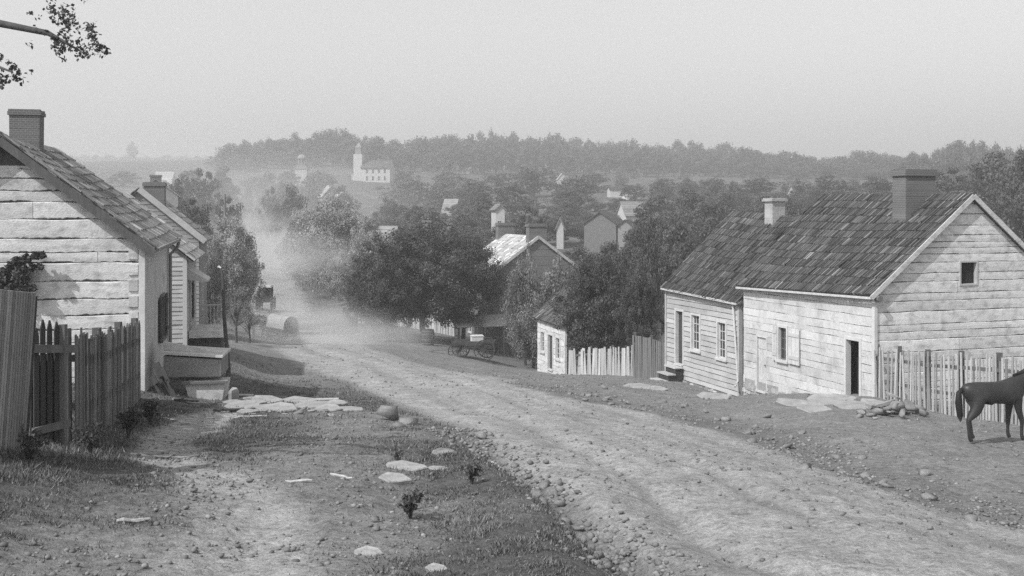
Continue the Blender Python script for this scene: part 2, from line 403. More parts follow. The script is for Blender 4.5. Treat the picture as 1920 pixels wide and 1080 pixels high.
def place_rock(me, px, py, wpx, label, cat='rock', group=None, name='rock', rz=None, sc=(1, 1, 1), sink=.3, tilt=0):
    x, y, _ = pt(px, py); w = wpx/F*y*.5
    o = link(name, me); zs = max(v.co.z for v in me.vertices)
    o.scale = (w*sc[0], w*sc[1], w*sc[2]); o.location = (x, y, h1(x, y)+w*zs*sc[2]*(1-2*sink)*.8)
    o.rotation_euler = (tilt, tilt*.5, random.uniform(0, 6.28) if rz is None else rz)
    tag(o, label, cat, group); return o
ROAD_ROCKS = [(1213,1000,24),(1390,975,16),(1160,900,18),(1245,830,20),(1018,775,24),(965,865,22)]
fore = [
 (740,905,78,3,'long flat grey stone half sunk in the grassy bank','slab'),(760,886,90,0,'pale flat stone just behind the long one on the bank','slab'),
 (832,876,56,1,'narrow pale slab lying on the bank close to the rocky ditch','slab'),(822,897,44,2,'thin pale slab level with the grass near the bank edge','slab'),
 (322,912,20,None,'small round pale stone on the path through the grass','rock'),(595,1052,34,None,'dark square block half buried at the near edge of the bank','rock'),
 (702,980,22,None,'small stone with a bright face beside the leafy weed','rock'),(728,790,50,None,'tilted grey stone left of the pair by the road edge','rock'),
 (766,800,48,None,'angular dark split stone at the road edge','rock'),(748,804,30,None,'small rock wedged between the two tilted stones','rock'),
 (820,1075,60,3,'broad pale stone at the foot of the grass bank','slab'),(690,1030,70,1,'low broad stone breaking through the worn turf','slab'),
 (600,1005,26,None,'rough lump of stone in the worn turf','rock'),(655,772,60,2,'flat slab at the road end of the flagstones','slab'),
]
for k, (px, py, w, sl, lab, kd) in enumerate(fore):
    if kd == 'slab': place_rock(SLABS[sl], px, py, w, lab, 'stone', name='flat_stone', rz=random.uniform(-.3, .3), sc=(1, 1.1, 1.0), sink=.36, tilt=.10)
    else: place_rock(ROCKS[k % 6], px, py, w, lab, 'rock', name='rock', sc=(1, 1, 1.1), sink=.2, tilt=.25)
# stones in the ditch
dl = np.array(DITCH); rg = np.random.default_rng(11)
for k in range(90):
    f = rg.random()**1.3*(len(dl)-1.3); i = int(f); p = dl[i]*(1-(f-i))+dl[i+1]*(f-i)
    x = p[0]+rg.normal()*.26; y = p[1]+rg.normal()*.26; w = rg.uniform(.04, .12)*(1 if rg.random() < .85 else 1.6)
    o = link('ditch_stone', ROCKS[k % 6]); o.location = (x, y, h1(x, y)+w*.15); o.scale = (w, w, w*.9); o.rotation_euler = (rg.normal()*.3, rg.normal()*.3, rg.random()*6)
    tag(o, 'loose grey stone lying in the washed out roadside ditch', 'stone', 'stones in the ditch')
st = np.array(STRIP)
for k in range(70):
    f = rg.random()**.8*(len(st)-1.3); i = int(f); p = st[i]*(1-(f-i))+st[i+1]*(f-i)
    x = p[0]+rg.normal()*.7; y = p[1]+rg.normal()*.7; w = rg.uniform(.06, .18)
    o = link('roadside_stone', ROCKS[k % 6]); o.location = (x, y, h1(x, y)+w*.15); o.scale = (w, w*1.1, w*.8); o.rotation_euler = (rg.normal()*.3, rg.normal()*.3, rg.random()*6)
    tag(o, 'loose stone on the rough verge below the right hand houses', 'stone', 'stones on the rough verge')
for k in range(60):
    x, y, _ = pt(rg.uniform(950, 1800), rg.uniform(780, 1060)); w = rg.uniform(.025, .07)
    r_ = masks(np.array([x]), np.array([y]))[0][0]
    if r_ < .5: continue
    o = link('road_stone', ROCKS[k % 6]); o.location = (x, y, h1(x, y)+w*.2); o.scale = (w, w, w*.9); o.rotation_euler = (rg.normal()*.3, rg.normal()*.3, rg.random()*6)
    tag(o, 'small stone lying loose on the dusty cart road', 'stone', 'stones on the cart road')
# flagstones in front of the left houses
flag = [(452,762,70,0),(520,768,85,1),(585,763,80,2),(500,752,70,3),(560,752,70,0),(615,770,60,1),(470,748,44,2),(628,757,60,3)]
fl_lab = ['flagstone nearest the cellar hatch in the loose stone walk','large cracked flagstone in the front row of the walk','pale flagstone in the middle of the front row',
          'flagstone behind the large cracked one','wide pale flagstone at the back of the walk','flagstone at the road end of the front row','small flagstone by the upright white stone','flagstone at the road end of the back row']
for k, (px, py, w, i) in enumerate(flag):
    place_rock(SLABS[i], px, py, w, fl_lab[k], 'flagstone', 'flagstones of the left walk', 'flagstone', rz=random.uniform(-.35, .35), sc=(1.05, 1.9, .75), sink=.38, tilt=.05)
for k in range(16):
    px, py = rg.uniform(440, 650), rg.uniform(748, 772); o = place_rock(SLABS[k % 6], px, py, rg.uniform(24, 60), 'thin broken slab lying loose among the flagstones of the left walk', 'flagstone', 'loose slabs of the left walk', 'loose_flagstone', rz=rg.uniform(-.6, .6), sc=(1, 1.5, .8), sink=.1, tilt=rg.normal()*.10)
# stone sheet in front of the right log house
flag2 = [(1490,765,70),(1550,760,90),(1600,768,80),(1525,775,80),(1580,755,60),(1640,765,60),(1195,722,60),(1235,728,40),(1340,748,70)]
l2 = ['flat stone at the left end of the pavement before the right log house','broad flat stone under the shuttered window of the log house','flat stone before the open door of the log house','front stone of the log house pavement',
      'flat stone against the log house wall beside the door','flat stone between the door and the rock pile','pale flat stone before the board fence','flat stone at the foot of the wooden steps','long flat stone below the clapboard house']
for k, (px, py, w) in enumerate(flag2):
    place_rock(SLABS[k % 4], px, py, w, l2[k], 'flagstone', 'flat stones before the right houses', 'flagstone', rz=random.uniform(-.3, .3), sc=(1, 2.0, .9), sink=.42, tilt=.05)
pl = ['low rock at the front of the rock pile by the paling fence', 'large dark rock in the middle of the rock pile', 'pale slab lying across the rock pile', 'dark boulder at the fence side of the rock pile', 'pale rock at the house side of the pile', 'topmost rock of the pile by the paling fence', 'small rock fallen clear of the pile towards the street', 'rock at the foot of the paling post']
pile = [(1652, 40, 0, 0), (1685, 52, 0, .2), (1668, 46, .22, .4), (1712, 46, .10, .5), (1646, 34, .12, .5), (1686, 36, .42, .5), (1630, 26, 0, -.2), (1728, 34, 0, .3)]
for k, (px, w, dz, dy) in enumerate(pile):
    sl = k in (2, 4, 5); o = place_rock((SLABS if sl else ROCKS)[k % 6], px, 786, w, pl[k], 'rock', 'rock pile by the paling fence', 'rock', sc=(1, 1.4, 1.3 if sl else .9), sink=.15, tilt=(.35, .3, -.3, .4, .25, -.35, .2, .3)[k]); o.location.z += dz; o.location.y += dy
for k in range(26):
    px = rg.uniform(1615, 1740); w = rg.uniform(.06, .19); x, y, _ = pt(px, rg.uniform(776, 794)); y += rg.uniform(0, .5); c = max(0, 1-abs(px-1680)/50)
    o = link('piled_stone', (SLABS+ROCKS+ROCKS)[k % 18]); o.location = (x, y, h1(x, y)+w*.2+rg.random()*.28*c); o.scale = (w*1.3, w*1.2, w); o.rotation_euler = (rg.normal()*.4, rg.normal()*.4, rg.random()*6)
    tag(o, 'small stone tumbled among the rock pile by the paling fence', 'stone', 'small stones of the rock pile')
for px, py, w, r_, lab in ((308, 782, 46, .3, 'pale weathered stick lying across the head of the path'), (560, 912, 50, .1, 'short grey board lying flat in the worn turf'), (640, 902, 44, -.2, 'thin pale stick beside the short grey board'), (470, 778, 60, .15, 'broken plank lying before the flagstones'), (930, 895, 40, -.5, 'bleached stick on the edge of the ditch bank'), (250, 985, 60, .6, 'long pale stick in the grass of the lower left bank')):
    x, y, _ = pt(px, py); L_ = w/F*y/2; b = MB(); n_ = 5; pp_ = [((i/n_*2-1)*L_*math.cos(r_), (i/n_*2-1)*L_*math.sin(r_)) for i in range(n_+1)]
    z0_ = h1(x, y); b.tube([(p[0], p[1], h1(x+p[0], y+p[1])-z0_+.02+.01*math.sin(5*p[0])) for p in pp_], [.014, .024, .02, .026, .02, .012], 6); o = b.build('loose_board' if 'board' in lab or 'plank' in lab else 'stick', M['woodpale']); o.location = (x, y, z0_); tag(o, lab, 'wood debris')
for k in range(46):
    fl = flag[k % len(flag)]; x, y, _ = pt(fl[0]+rg.normal()*24, fl[1]+rg.normal()*5+3); w = rg.uniform(.04, .13)
    o = link('broken_stone', (SLABS+ROCKS)[k % 12]); o.location = (x, y, h1(x, y)+w*.12); o.scale = (w*1.4, w*1.6, w); o.rotation_euler = (rg.normal()*.15, rg.normal()*.15, rg.random()*6)
    tag(o, 'broken piece of stone scattered round the left flagstone walk', 'stone', 'broken stones by the flagstone walk')
# gravel: uncountable, one object
def gravel():
    bm = bmesh.new(); bmesh.ops.create_icosphere(bm, subdivisions=1, radius=1.0)
    v0 = np.array([v.co[:] for v in bm.verts]); f0 = np.array([[v.index for v in f.verts] for f in bm.faces]); bm.free()
    rg = np.random.default_rng(5); n = 60000
    px = rg.uniform(-60, 1980, n); y = 6.0*np.exp(rg.random(n)*np.log(62/6.0)); x = (px-CX)/F*y
    road, strip, path, grass, ditch = masks(x, y)
    w = .10*road+.75*strip+.2*path+1.0*ditch+.16*(1-road)*(1-grass)+.03
    lump = np.clip(vnoise(x*.8, y*.8)*2.2+.55, .05, 1)
    keep = rg.random(n) < w*lump; x, y, ditch = x[keep], y[keep], ditch[keep]; n = len(x)
    s = .012+.03*rg.random(n)**3+.03*ditch*rg.random(n)+.0006*y
    z = H(x, y)+s*.2
    jit = rg.uniform(.6, 1.25, (n, len(v0), 1)); ang = rg.random(n)*6.28
    V = v0[None]*jit*s[:, None, None]*np.array([1, .8, .6]); ca, sa = np.cos(ang)[:, None], np.sin(ang)[:, None]
    V = np.stack([V[..., 0]*ca-V[..., 1]*sa+x[:, None], V[..., 0]*sa+V[..., 1]*ca+y[:, None], V[..., 2]+z[:, None]], -1)
    Fq = (f0[None]+(np.arange(n)*len(v0))[:, None, None]).reshape(-1, 3)
    T = np.repeat(rg.uniform(.55, 1.25, n), len(f0))
    o = link('gravel', npmesh('gravel', V.reshape(-1, 3), Fq, T, M['rock'])); tag(o, 'loose gravel and pebbles strewn over the dirt street', None, None, 'stuff')
gravel()

def grass_field():
    rg = np.random.default_rng(21); n = 900000
    px = rg.uniform(-120, 1250, n); y = 5.5*np.exp(rg.random(n)**1.15*np.log(46/5.5)); x = (px-CX)/F*y
    road, strip, path, grass, ditch = masks(x, y)
    tuft = np.clip(fbm(x*2.6+3, y*2.6, 4)*1.3+.5, .12, 1)
    keep = rg.random(n) < np.clip(grass*1.1*tuft+.02, 0, 1)*(1-road)*(1-.8*path)*(1-.7*ditch)
    x, y, tuft = x[keep], y[keep], tuft[keep]; n = len(x)
    tall = smooth(-4.4, -6.0, x+.0*y)*(1-smooth(16, 24, y))
    hgt = (.01+.038*rg.random(n)**1.6*(.4+tuft))*(1+1.6*tall*rg.random(n))*(1+.015*y); wd = .0025+.0005*y
    a = rg.random(n)*6.28; lean = rg.normal(0, .5, (n, 2))
    z = H(x, y)-.01
    b0 = np.stack([x-np.cos(a)*wd, y-np.sin(a)*wd, z], -1); b1 = np.stack([x+np.cos(a)*wd, y+np.sin(a)*wd, z], -1)
    t = np.stack([x+lean[:, 0]*hgt, y+lean[:, 1]*hgt, z+hgt], -1)
    V = np.stack([b0, b1, t], 1).reshape(-1, 3); Fq = np.arange(3*n).reshape(-1, 3)
    o = link('grass', npmesh('grass', V, Fq, rg.uniform(.3, 1.9, n), M['grass'])); tag(o, 'short dry grass and weeds on the left bank', None, None, 'stuff')
grass_field()
# ---------------------------------------------------------------- walls, roofs, windows
def course_wall(mb, A, u, n, L, z0, ztop, ch=.3, hj=.15, gap=.02, prof='log', holes=(), seed=0, du=.22, wav=.012, tonej=.12, joints=0, rag=0.0):
    """boards or hewn logs laid in courses. A start, u along, n outward; ztop(u) roofline; holes (u0,u1,z0,z1)"""
    rg = random.Random(seed); A = Vector(A); u = Vector(u); n = Vector(n)
    brk = {0.0, L}
    k = max(1, int(L/du))
    for i in range(1, k): brk.add(L*i/k)
    for h in holes: brk.add(min(max(h[0], 0), L)); brk.add(min(max(h[1], 0), L))
    cand = []
    i = 0
    for i in range(401):
        cand.append(i*L/400)
    tops = [ztop(c) for c in cand]
    im = max(range(401), key=lambda q: tops[q]); brk.add(cand[im])
    brk = sorted(brk); brk = [b for i, b in enumerate(brk) if i == 0 or b-brk[i-1] > 1e-4]
    zmax = max(tops)
    z = z0; c = 0
    while z < zmax:
        h = ch*(1+rg.uniform(-hj, hj)); tone = 1+rg.uniform(-tonej, tonej); out = rg.uniform(-.006, .006); s = rg.random()*50
        splits = []
        if joints:
            q = rg.uniform(.1, 1)*joints
            while q < L: splits.append(q); q += joints*rg.uniform(.6, 1.4)
        bk2 = brk if not splits else sorted(brk+[q for q in splits]+[min(q+.009, L) for q in splits])
        rj = [rg.uniform(-rag, rag) for _ in bk2]+[0]; rk = [abs(rg.gauss(0, rag)) for _ in bk2]+[0]
        for bi, (a, b) in enumerate(zip(bk2[:-1], bk2[1:])):
            if b-a < 1e-3: continue
            m = (a+b)/2
            if any(q-1e-4 <= m <= q+.0091 for q in splits): continue
            ivs = [(z, z+h)]
            for hh in holes:
                if hh[0]-1e-4 <= a and b <= hh[1]+1e-4:
                    nv = []
                    for p, q in ivs:
                        if hh[3] <= p or hh[2] >= q: nv.append((p, q)); continue
                        if hh[2] > p: nv.append((p, hh[2]))
                        if hh[3] < q: nv.append((hh[3], q))
                    ivs = nv
            tn = tone*(1+.06*math.sin(s+a*.7)) * (1+.07*math.sin(s*7+3.1*sum(1 for q in splits if q < a)))*rg.uniform(.96, 1.03)
            for p, q in ivs:
                ta, tb = ztop(a), ztop(b)
                pa = p+(gap if p == z else 0); pb = pa; qa, qb = q, q
                ga = wav*(math.sin(s+a*2.3)+.6*math.sin(s*2+a*5.1)); gb = wav*(math.sin(s+b*2.3)+.6*math.sin(s*2+b*5.1))
                if p == z: pa += ga+rj[bi]+rk[bi]; pb += gb+rj[bi+1]+rk[bi+1]
                if q == z+h: qa -= wav*(.5+math.sin(s*3+a*3.1)); qb -= wav*(.5+math.sin(s*3+b*3.1))
                qa, qb = min(qa, ta), min(qb, tb)
                if qa <= pa and qb <= pb: continue
                qa, qb = max(qa, pa), max(qb, pb)
                if prof == 'log': pr = ((0, -.022), (.05, .004), (.5, .010), (.95, .006), (1, -.022))
                elif prof == 'clap': pr = ((0, .0), (.001, .03), (1, .004))
                else: pr = ((0, -.02), (.02, .01), (.98, .01), (1, -.02))
                for (f0, o0), (f1, o1) in zip(pr[:-1], pr[1:]):
                    oa = out+.006*math.sin(s+a*4); ob = out+.006*math.sin(s+b*4)
                    mb.face([A+u*a+n*(o0+oa)+Vector((0, 0, pa+(qa-pa)*f0)), A+u*b+n*(o0+ob)+Vector((0, 0, pb+(qb-pb)*f0)),
                             A+u*b+n*(o1+ob)+Vector((0, 0, pb+(qb-pb)*f1)), A+u*a+n*(o1+oa)+Vector((0, 0, pa+(qa-pa)*f1))], tn)
        z += h; c += 1
def flat_wall(mb, A, u, n, L, z0, ztop, holes=(), off=-.04, tone=1.0, du=.5):
    """backing sheet behind the courses with the same openings"""
    course_wall(mb, Vector(A)+Vector(n)*off, u, n, L, z0, ztop, ch=50, hj=0, gap=0, prof='x', holes=holes, du=du, wav=0, tonej=0)

def shingles(mb, e0, e1, r0, r1, nrm, N=11, wid=.14, seed=0, thick=.028, jit=.02, sag=.0, tonej=.35, over=.10, skip=.0, wear=0.0):
    """courses of split shingles between an eave line e0-e1 and a ridge line r0-r1"""
    rg = random.Random(seed); e0, e1, r0, r1, nrm = map(Vector, (e0, e1, r0, r1, nrm))
    L = ((e1-e0).length+(r1-r0).length)/2
    def S(a, f):
        p = (e0*(1-a)+e1*a)*(1-f)+(r0*(1-a)+r1*a)*f
        return p-Vector((0, 0, sag*(math.sin(math.pi*a)*(1-.3*f)+.25*math.sin(9*a+5*f))))
    for c in range(N):
        f0 = c/N; f1 = (c+1)/N+over/N*3; a = 0.0; run = 1+rg.uniform(-.15, .15)
        while a < 1:
            w = wid*rg.uniform(.45, 1.35)/L; b = min(a+w, 1.0)
            if rg.random() > skip:
                j0 = f0+rg.gauss(0, jit)/N; lift = thick*(1+rg.random()*1.1) * (2.0 if rg.random() < .05 else 1)
                j0 = max(j0, -.04/N*3)
                t = run*(1+rg.uniform(-tonej, tonej)); 
                if rg.random() < .07: t *= 1.7
                if rg.random() < .06+wear*max(0, f0-.7): t *= 2.0
                g = .012/L
                p = [S(a+g, j0), S(b-g, j0), S(b-g, min(f1, 1)), S(a+g, min(f1, 1))]
                u0 = nrm*lift; u1 = nrm*(lift*.25)
                A0, B0, C0, D0 = p[0]+u0, p[1]+u0, p[2]+u1, p[3]+u1
                mb.face([A0, B0, C0, D0], t); mb.face([p[0]-u1, p[1]-u1, B0, A0], t*.8)
                mb.face([p[0]-u1, A0, D0, p[3]-u1], t*.8); mb.face([B0, p[1]-u1, p[2]-u1, C0], t*.8)
            a = b
def slab4(mb, e0, e1, r1, r0, nrm, th, tone=1.0):
    n = Vector(nrm)*th; q = [Vector(p) for p in (e0, e1, r1, r0)]
    mb.hexa([p-n for p in q]+q, tone)

def side_frame(side, W, L):
    """origin, along, outward for the walls of a house whose plan runs x 0..W (or W..0), y 0..L"""
    x0, x1 = min(0, W), max(0, W)
    return {'near': (Vector((x0, 0, 0)), Vector((1, 0, 0)), Vector((0, -1, 0)), x1-x0), 'far': (Vector((x1, L, 0)), Vector((-1, 0, 0)), Vector((0, 1, 0)), x1-x0),
            'west': (Vector((x0, L, 0)), Vector((0, -1, 0)), Vector((-1, 0, 0)), L), 'east': (Vector((x1, 0, 0)), Vector((0, 1, 0)), Vector((1, 0, 0)), L)}[side]

def add_window(parent, side, W, L, uc, z0, z1, w, rows=3, cols=2, frame='trim', trimw=.09, shutters=None, kind='window', label=None, sash='white', proud=.05):
    A, u, n, LL = side_frame(side, W, L)
    def P_(a, z, o): return A+u*a+n*o+Vector((0, 0, z))
    a0, a1 = uc-w/2, uc+w/2
    def bx(mb, aa, ab, za, zb, oa, ob, t=1.0):
        mb.hexa([P_(aa, za, oa), P_(ab, za, oa), P_(ab, za, ob), P_(aa, za, ob), P_(aa, zb, oa), P_(ab, zb, oa), P_(ab, zb, ob), P_(aa, zb, ob)] if True else [], t)
    g = MB(); bx(g, a0, a1, z0, z1, -.10, -.085); win = g.build('window', M['glass'], parent)
    if label: win['label'] = label
    f = MB(); t = trimw
    bx(f, a0-t, a0, z0-t*.3, z1+t, -.12, proud); bx(f, a1, a1+t, z0-t*.3, z1+t, -.12, proud); bx(f, a0, a1, z1, z1+t, -.12, proud-.003)
    f.build('frame', M[frame], win)
    s = MB(); bx(s, a0-t-.03, a1+t+.03, z0-t, z0, -.12, proud+.05); s.build('sill', M[frame], win)
    m = MB(); b = .022
    for i in range(1, cols): q = a0+w*i/cols; bx(m, q-b/2, q+b/2, z0, z1, -.084, -.06)
    for i in range(1, rows): q = z0+(z1-z0)*i/rows; bx(m, a0, a1, q-b/2, q+b/2, -.084, -.058)
    bx(m, a0, a0+.04, z0, z1, -.084, -.056); bx(m, a1-.04, a1, z0, z1, -.084, -.056); bx(m, a0, a1, z0, z0+.05, -.084, -.054); bx(m, a0, a1, z1-.04, z1, -.084, -.054)
    m.build('glazing_bars', M[sash], win)
    for sh in (shutters or ()):
        q0, q1, mt, ang = sh      # span along wall, material
        s2 = MB(); k = 3
        for i in range(k): bx(s2, q0+(q1-q0)*i/k+.006, q0+(q1-q0)*(i+1)/k-.006, z0-.05, z1+.05, proud+.005, proud+.035, random.uniform(.88, 1.1))
        bx(s2, q0+.02, q1-.02, z0+.12, z0+.24, proud+.036, proud+.055, .9); bx(s2, q0+.02, q1-.02, z1-.24, z1-.12, proud+.036, proud+.055, .9)
        s2.build('shutter', M[mt], parent)
    return win
def add_door(parent, side, W, L, uc, z0, z1, w, leaf='door', frame='trim', trimw=.1, recess=.16, proud=.04, label=None, ajar=False, handle=True):
    A, u, n, LL = side_frame(side, W, L)
    def P_(a, z, o): return A+u*a+n*o+Vector((0, 0, z))
    def bx(mb, aa, ab, za, zb, oa, ob, t=1.0):
        mb.hexa([P_(aa, za, oa), P_(ab, za, oa), P_(ab, za, ob), P_(aa, za, ob), P_(aa, zb, oa), P_(ab, zb, oa), P_(ab, zb, ob), P_(aa, zb, ob)], t)
    a0, a1 = uc-w/2, uc+w/2; d = MB()
    if ajar:      # leaf swung into the room
        q = [P_(a1, z0, -recess), P_(a1-.04, z0, -recess), P_(a1-.10, z0, -recess-w*.9), P_(a1-.06, z0, -recess-w*.9)]
        d.hexa(q+[p+Vector((0, 0, z1-z0)) for p in q])
    else:
        k = 4
        for i in range(k): bx(d, a0+w*i/k+.004, a0+w*(i+1)/k-.004, z0, z1, -recess-.03, -recess, random.uniform(.85, 1.1))
        bx(d, a0+.05, a1-.05, z0+.3, z0+.42, -recess, -recess+.02, .9); bx(d, a0+.05, a1-.05, z1-.42, z1-.3, -recess, -recess+.02, .9)
    dr = d.build('door', M[leaf], parent)
    if label: dr['label'] = label
    f = MB(); t = trimw
    bx(f, a0-t, a0, z0, z1+t, -recess, proud); bx(f, a1, a1+t, z0, z1+t, -recess, proud); bx(f, a0, a1, z1, z1+t, -recess, proud-.003)
    bx(f, a0-.02, a1+.02, z0-.07, z0, -recess, proud+.06); f.build('frame', M[frame], dr)
    if handle and not ajar:
        h = MB(); h.tube([P_(a1-.12, z0+.95, -recess), P_(a1-.12, z0+.95, -recess+.06)], .025, 8); h.build('handle', M['metal'], dr)
    return dr
def add_chimney(parent, x0, x1, y0, y1, z0, z1, m='brick', cap=.07, caph=.22, pots=False, taper=0.0):
    c = MB(); rg = random.Random(int(x0*100+y0*10))
    z = z0; h = .19     # brick courses with slight unevenness
    while z < z1-caph:
        o = rg.uniform(0, .008); zt = min(z+h, z1-caph)
        c.box(x0-o, x1+o, y0-o, y1+o, z, zt-.003, rg.uniform(.85, 1.12)); z = zt
    c.box(x0-cap, x1+cap, y0-cap, y1+cap, z1-caph, z1-caph*.4, .9); c.box(x0-cap*.6, x1+cap*.6, y0-cap*.6, y1+cap*.6, z1-caph*.4+.002, z1-.02, 1.0)
    b = .12; c.box(x0-cap*.6, x1+cap*.6, y0-cap*.6, y0+b, z1-.018, z1, 1.05); c.box(x0-cap*.6, x1+cap*.6, y1-b, y1+cap*.6, z1-.018, z1, 1.05)
    return c.build('chimney', M[m], parent)

def near_house(name, label, cat, O, s, W, L, eave, ridge, z0, styles, holes, roofmat, N, wid, over=.28, rake=.2, tonej=.35, sag=.03, seed=1, backing='chink', wear=0.0, noroof=(), gable_gap=None):
    """house with plan x 0..W, y 0..L, eave=(near,far), ridge=(near,far) heights; styles: side -> (material, dict)"""
    rz = math.atan2(-s[0], s[1]); rt = empty(name, O, rz, label, cat)
    x0, x1 = min(0, W), max(0, W); xm = W/2
    def zt(side):
        if side == 'near': return lambda a: eave[0]+(ridge[0]-eave[0])*(1-abs(a-(x1-x0)/2)/((x1-x0)/2))-.06
        if side == 'far': return lambda a: eave[1]+(ridge[1]-eave[1])*(1-abs(a-(x1-x0)/2)/((x1-x0)/2))-.06
        if side == 'west': return lambda a: eave[1]+(eave[0]-eave[1])*a/L-.04
        return lambda a: eave[0]+(eave[1]-eave[0])*a/L-.04
    bk = MB()
    for k, side in enumerate(('near', 'west', 'far', 'east')):
        A, u, n, LL = side_frame(side, W, L); mt, kw = styles.get(side, styles['*']); kw = dict(kw)
        zf = zt(side)
        if side == 'near' and gable_gap is not None:
            g = MB(); zz = zf; zf2 = lambda a: min(zz(a), gable_gap)
        else: zf2 = zf
        mb = MB(); course_wall(mb, A, u, n, LL, z0, zf2, holes=holes.get(side, ()), seed=seed*10+k, **kw)
        w = mb.build('wall', M[mt], rt)
        flat_wall(bk, A, u, n, LL, z0, zf, holes=holes.get(side, ()))
    bk.build('chinking', M[backing], rt)
    iv = MB(); iv.box(x0+.5, x1-.5, .5, L-.5, z0, min(eave)-.1); iv.build('interior', M['void'], rt)  # solid near-black block painted as the darkness indoors
    # roof: two slopes
    rm = MB(); dk = MB(); sl = (ridge[0]-eave[0])/(abs(W)/2)
    for sgn, xe in ((-1, x0), (1, x1)):
        xo = xe+sgn*over; dz = -over*sl
        e0 = Vector((xo, -rake, eave[0]+dz+.03)); e1 = Vector((xo, L+rake, eave[1]+dz+.03)); r0 = Vector((xm, -rake, ridge[0]+.03)); r1 = Vector((xm, L+rake, ridge[1]+.03))
        nrm = Vector((sgn*sl, 0, 1)).normalized()
        dp_ = nrm*(.03+sag*1.3); slab4(dk, e0-dp_, e1-dp_, r1-dp_, r0-dp_, nrm, .05, .5)
        shingles(rm, e0, e1, r0, r1, nrm, N, wid, seed*7+sgn, sag=sag, tonej=tonej, wear=wear)
    rf = rm.build('roof', M[roofmat], rt); dk.build('roof_deck', M['wood'], rf)
    return rt, rf

# ---- the right log house
SR = Vector((-.32, .947)).normalized()
O1 = Vector((11.22, 33.0, -5.85))
lw = dict(ch=.30, hj=.25, gap=.004, prof='log', wav=.008, tonej=.05, joints=20, rag=.006, du=.12)
h1f = [(7.7-1.40, 7.7-.73, -.12, 1.80), (7.7-5.29, 7.7-4.8, .65, 1.80), (7.7-6.75, 7.7-6.14, -.65, 1.30)]
rt, rf = near_house('log_house', 'whitewashed log house with steep shingle roof and brick chimney behind the paling fence', 'house', O1, SR, 7.3, 7.7, (3.52, 3.30), (6.45, 6.58), -1.6,
    {'*': ('whitewash', lw), 'west': ('plaster', dict(ch=.27, hj=.3, gap=.0, prof='flat', wav=.006, tonej=.04, joints=20, rag=.004, du=.12)), 'near': ('whitewash', dict(ch=.30, hj=.4, gap=.0, prof='log', wav=.007, tonej=.04, joints=22, rag=.006, du=.10))},
    {'west': h1f, 'near': [(3.27, 3.88, 3.60, 4.28)]}, 'shingle', 13, .058, sag=.045, tonej=.6, seed=1, over=.25, rake=.16)
add_door(rt, 'west', 7.3, 7.7, 7.7-1.065, -.12, 1.80, .67, ajar=True, label='dark plank door standing open')
add_door(rt, 'west', 7.3, 7.7, 7.7-6.445, -.65, 1.30, .61, leaf='plaster', frame='plaster', trimw=.06, recess=.05, proud=.02, label='pale closed plank door')
add_window(rt, 'west', 7.3, 7.7, 7.7-5.045, .65, 1.80, .49, rows=3, cols=2, shutters=[(7.7-5.62, 7.7-5.34, 'trim', 0), (7.7-4.62, 7.7-3.95, 'trim', 0)], sash='wood')
gv = MB(); gv.box(3.27, 3.88, .10, .14, 3.60, 4.28); gw = gv.build('window', M['void'], rt); gw['label'] = 'small dark unglazed gable opening'  # near-black panel painted as the shade inside the gable opening
gf = MB(); gf.box(3.21, 3.27, -.035, .12, 3.54, 4.34, .8); gf.box(3.88, 3.94, -.035, .12, 3.54, 4.34, .8); gf.box(3.27, 3.88, -.032, .12, 4.28, 4.34, .8); gf.box(3.27, 3.88, -.04, .12, 3.54, 3.60, .8); gf.build('frame', M['trim'], gw)
add_chimney(rf, 2.55, 3.75, 1.72, 2.38, 4.9, 7.32)
cb = MB(); cb.box(-.05, .06, -.06, .08, -1.2, 3.40, 1.0); cb.build('corner_board', M['trim'], rt)
bb = MB()     # barge boards on the gable
for sg, xe in ((-1, 0.0), (1, 7.3)):
    bb.bar((xe+sg*.25, -.17, 3.24), (3.65, -.175, 6.40), .04, .15, .85)
bb.build('barge_board', M['whitewash'], rt)
pb = MB(); pb.tube([(.02, -.25, 3.22), (.02, .3, 3.24)], .10, 8); pb.build('purlin_end', M['wood'], rt)
ev = MB(); ev.bar((-.24, -.15, 3.24), (-.24, 7.85, 3.04), .06, .07, 1.2); ev.build('eave_board', M['woodpale'], rt)
fs = MB(); rgp = random.Random(4)
for i in range(110):
    y = rgp.uniform(1.5, 7.6); z = -.95+rgp.random()*.6-.04*y; w = rgp.uniform(.12, .3); hh = rgp.uniform(.08, .18)
    if 6.0 < y < 6.9: continue
    fs.hexa([(-.05-rgp.random()*.02, y, z), (.02, y, z), (.02, y+w, z), (-.05, y+w, z+.01), (-.04, y+.02, z+hh), (.02, y, z+hh), (.02, y+w, z+hh), (-.05, y+w-.03, z+hh*.9)], rgp.uniform(.7, 1.2))
fs.box(-.015, .05, .05, 7.6, -1.6, -.35, .8); fs.build('foundation_stones', M['stone'], rt)

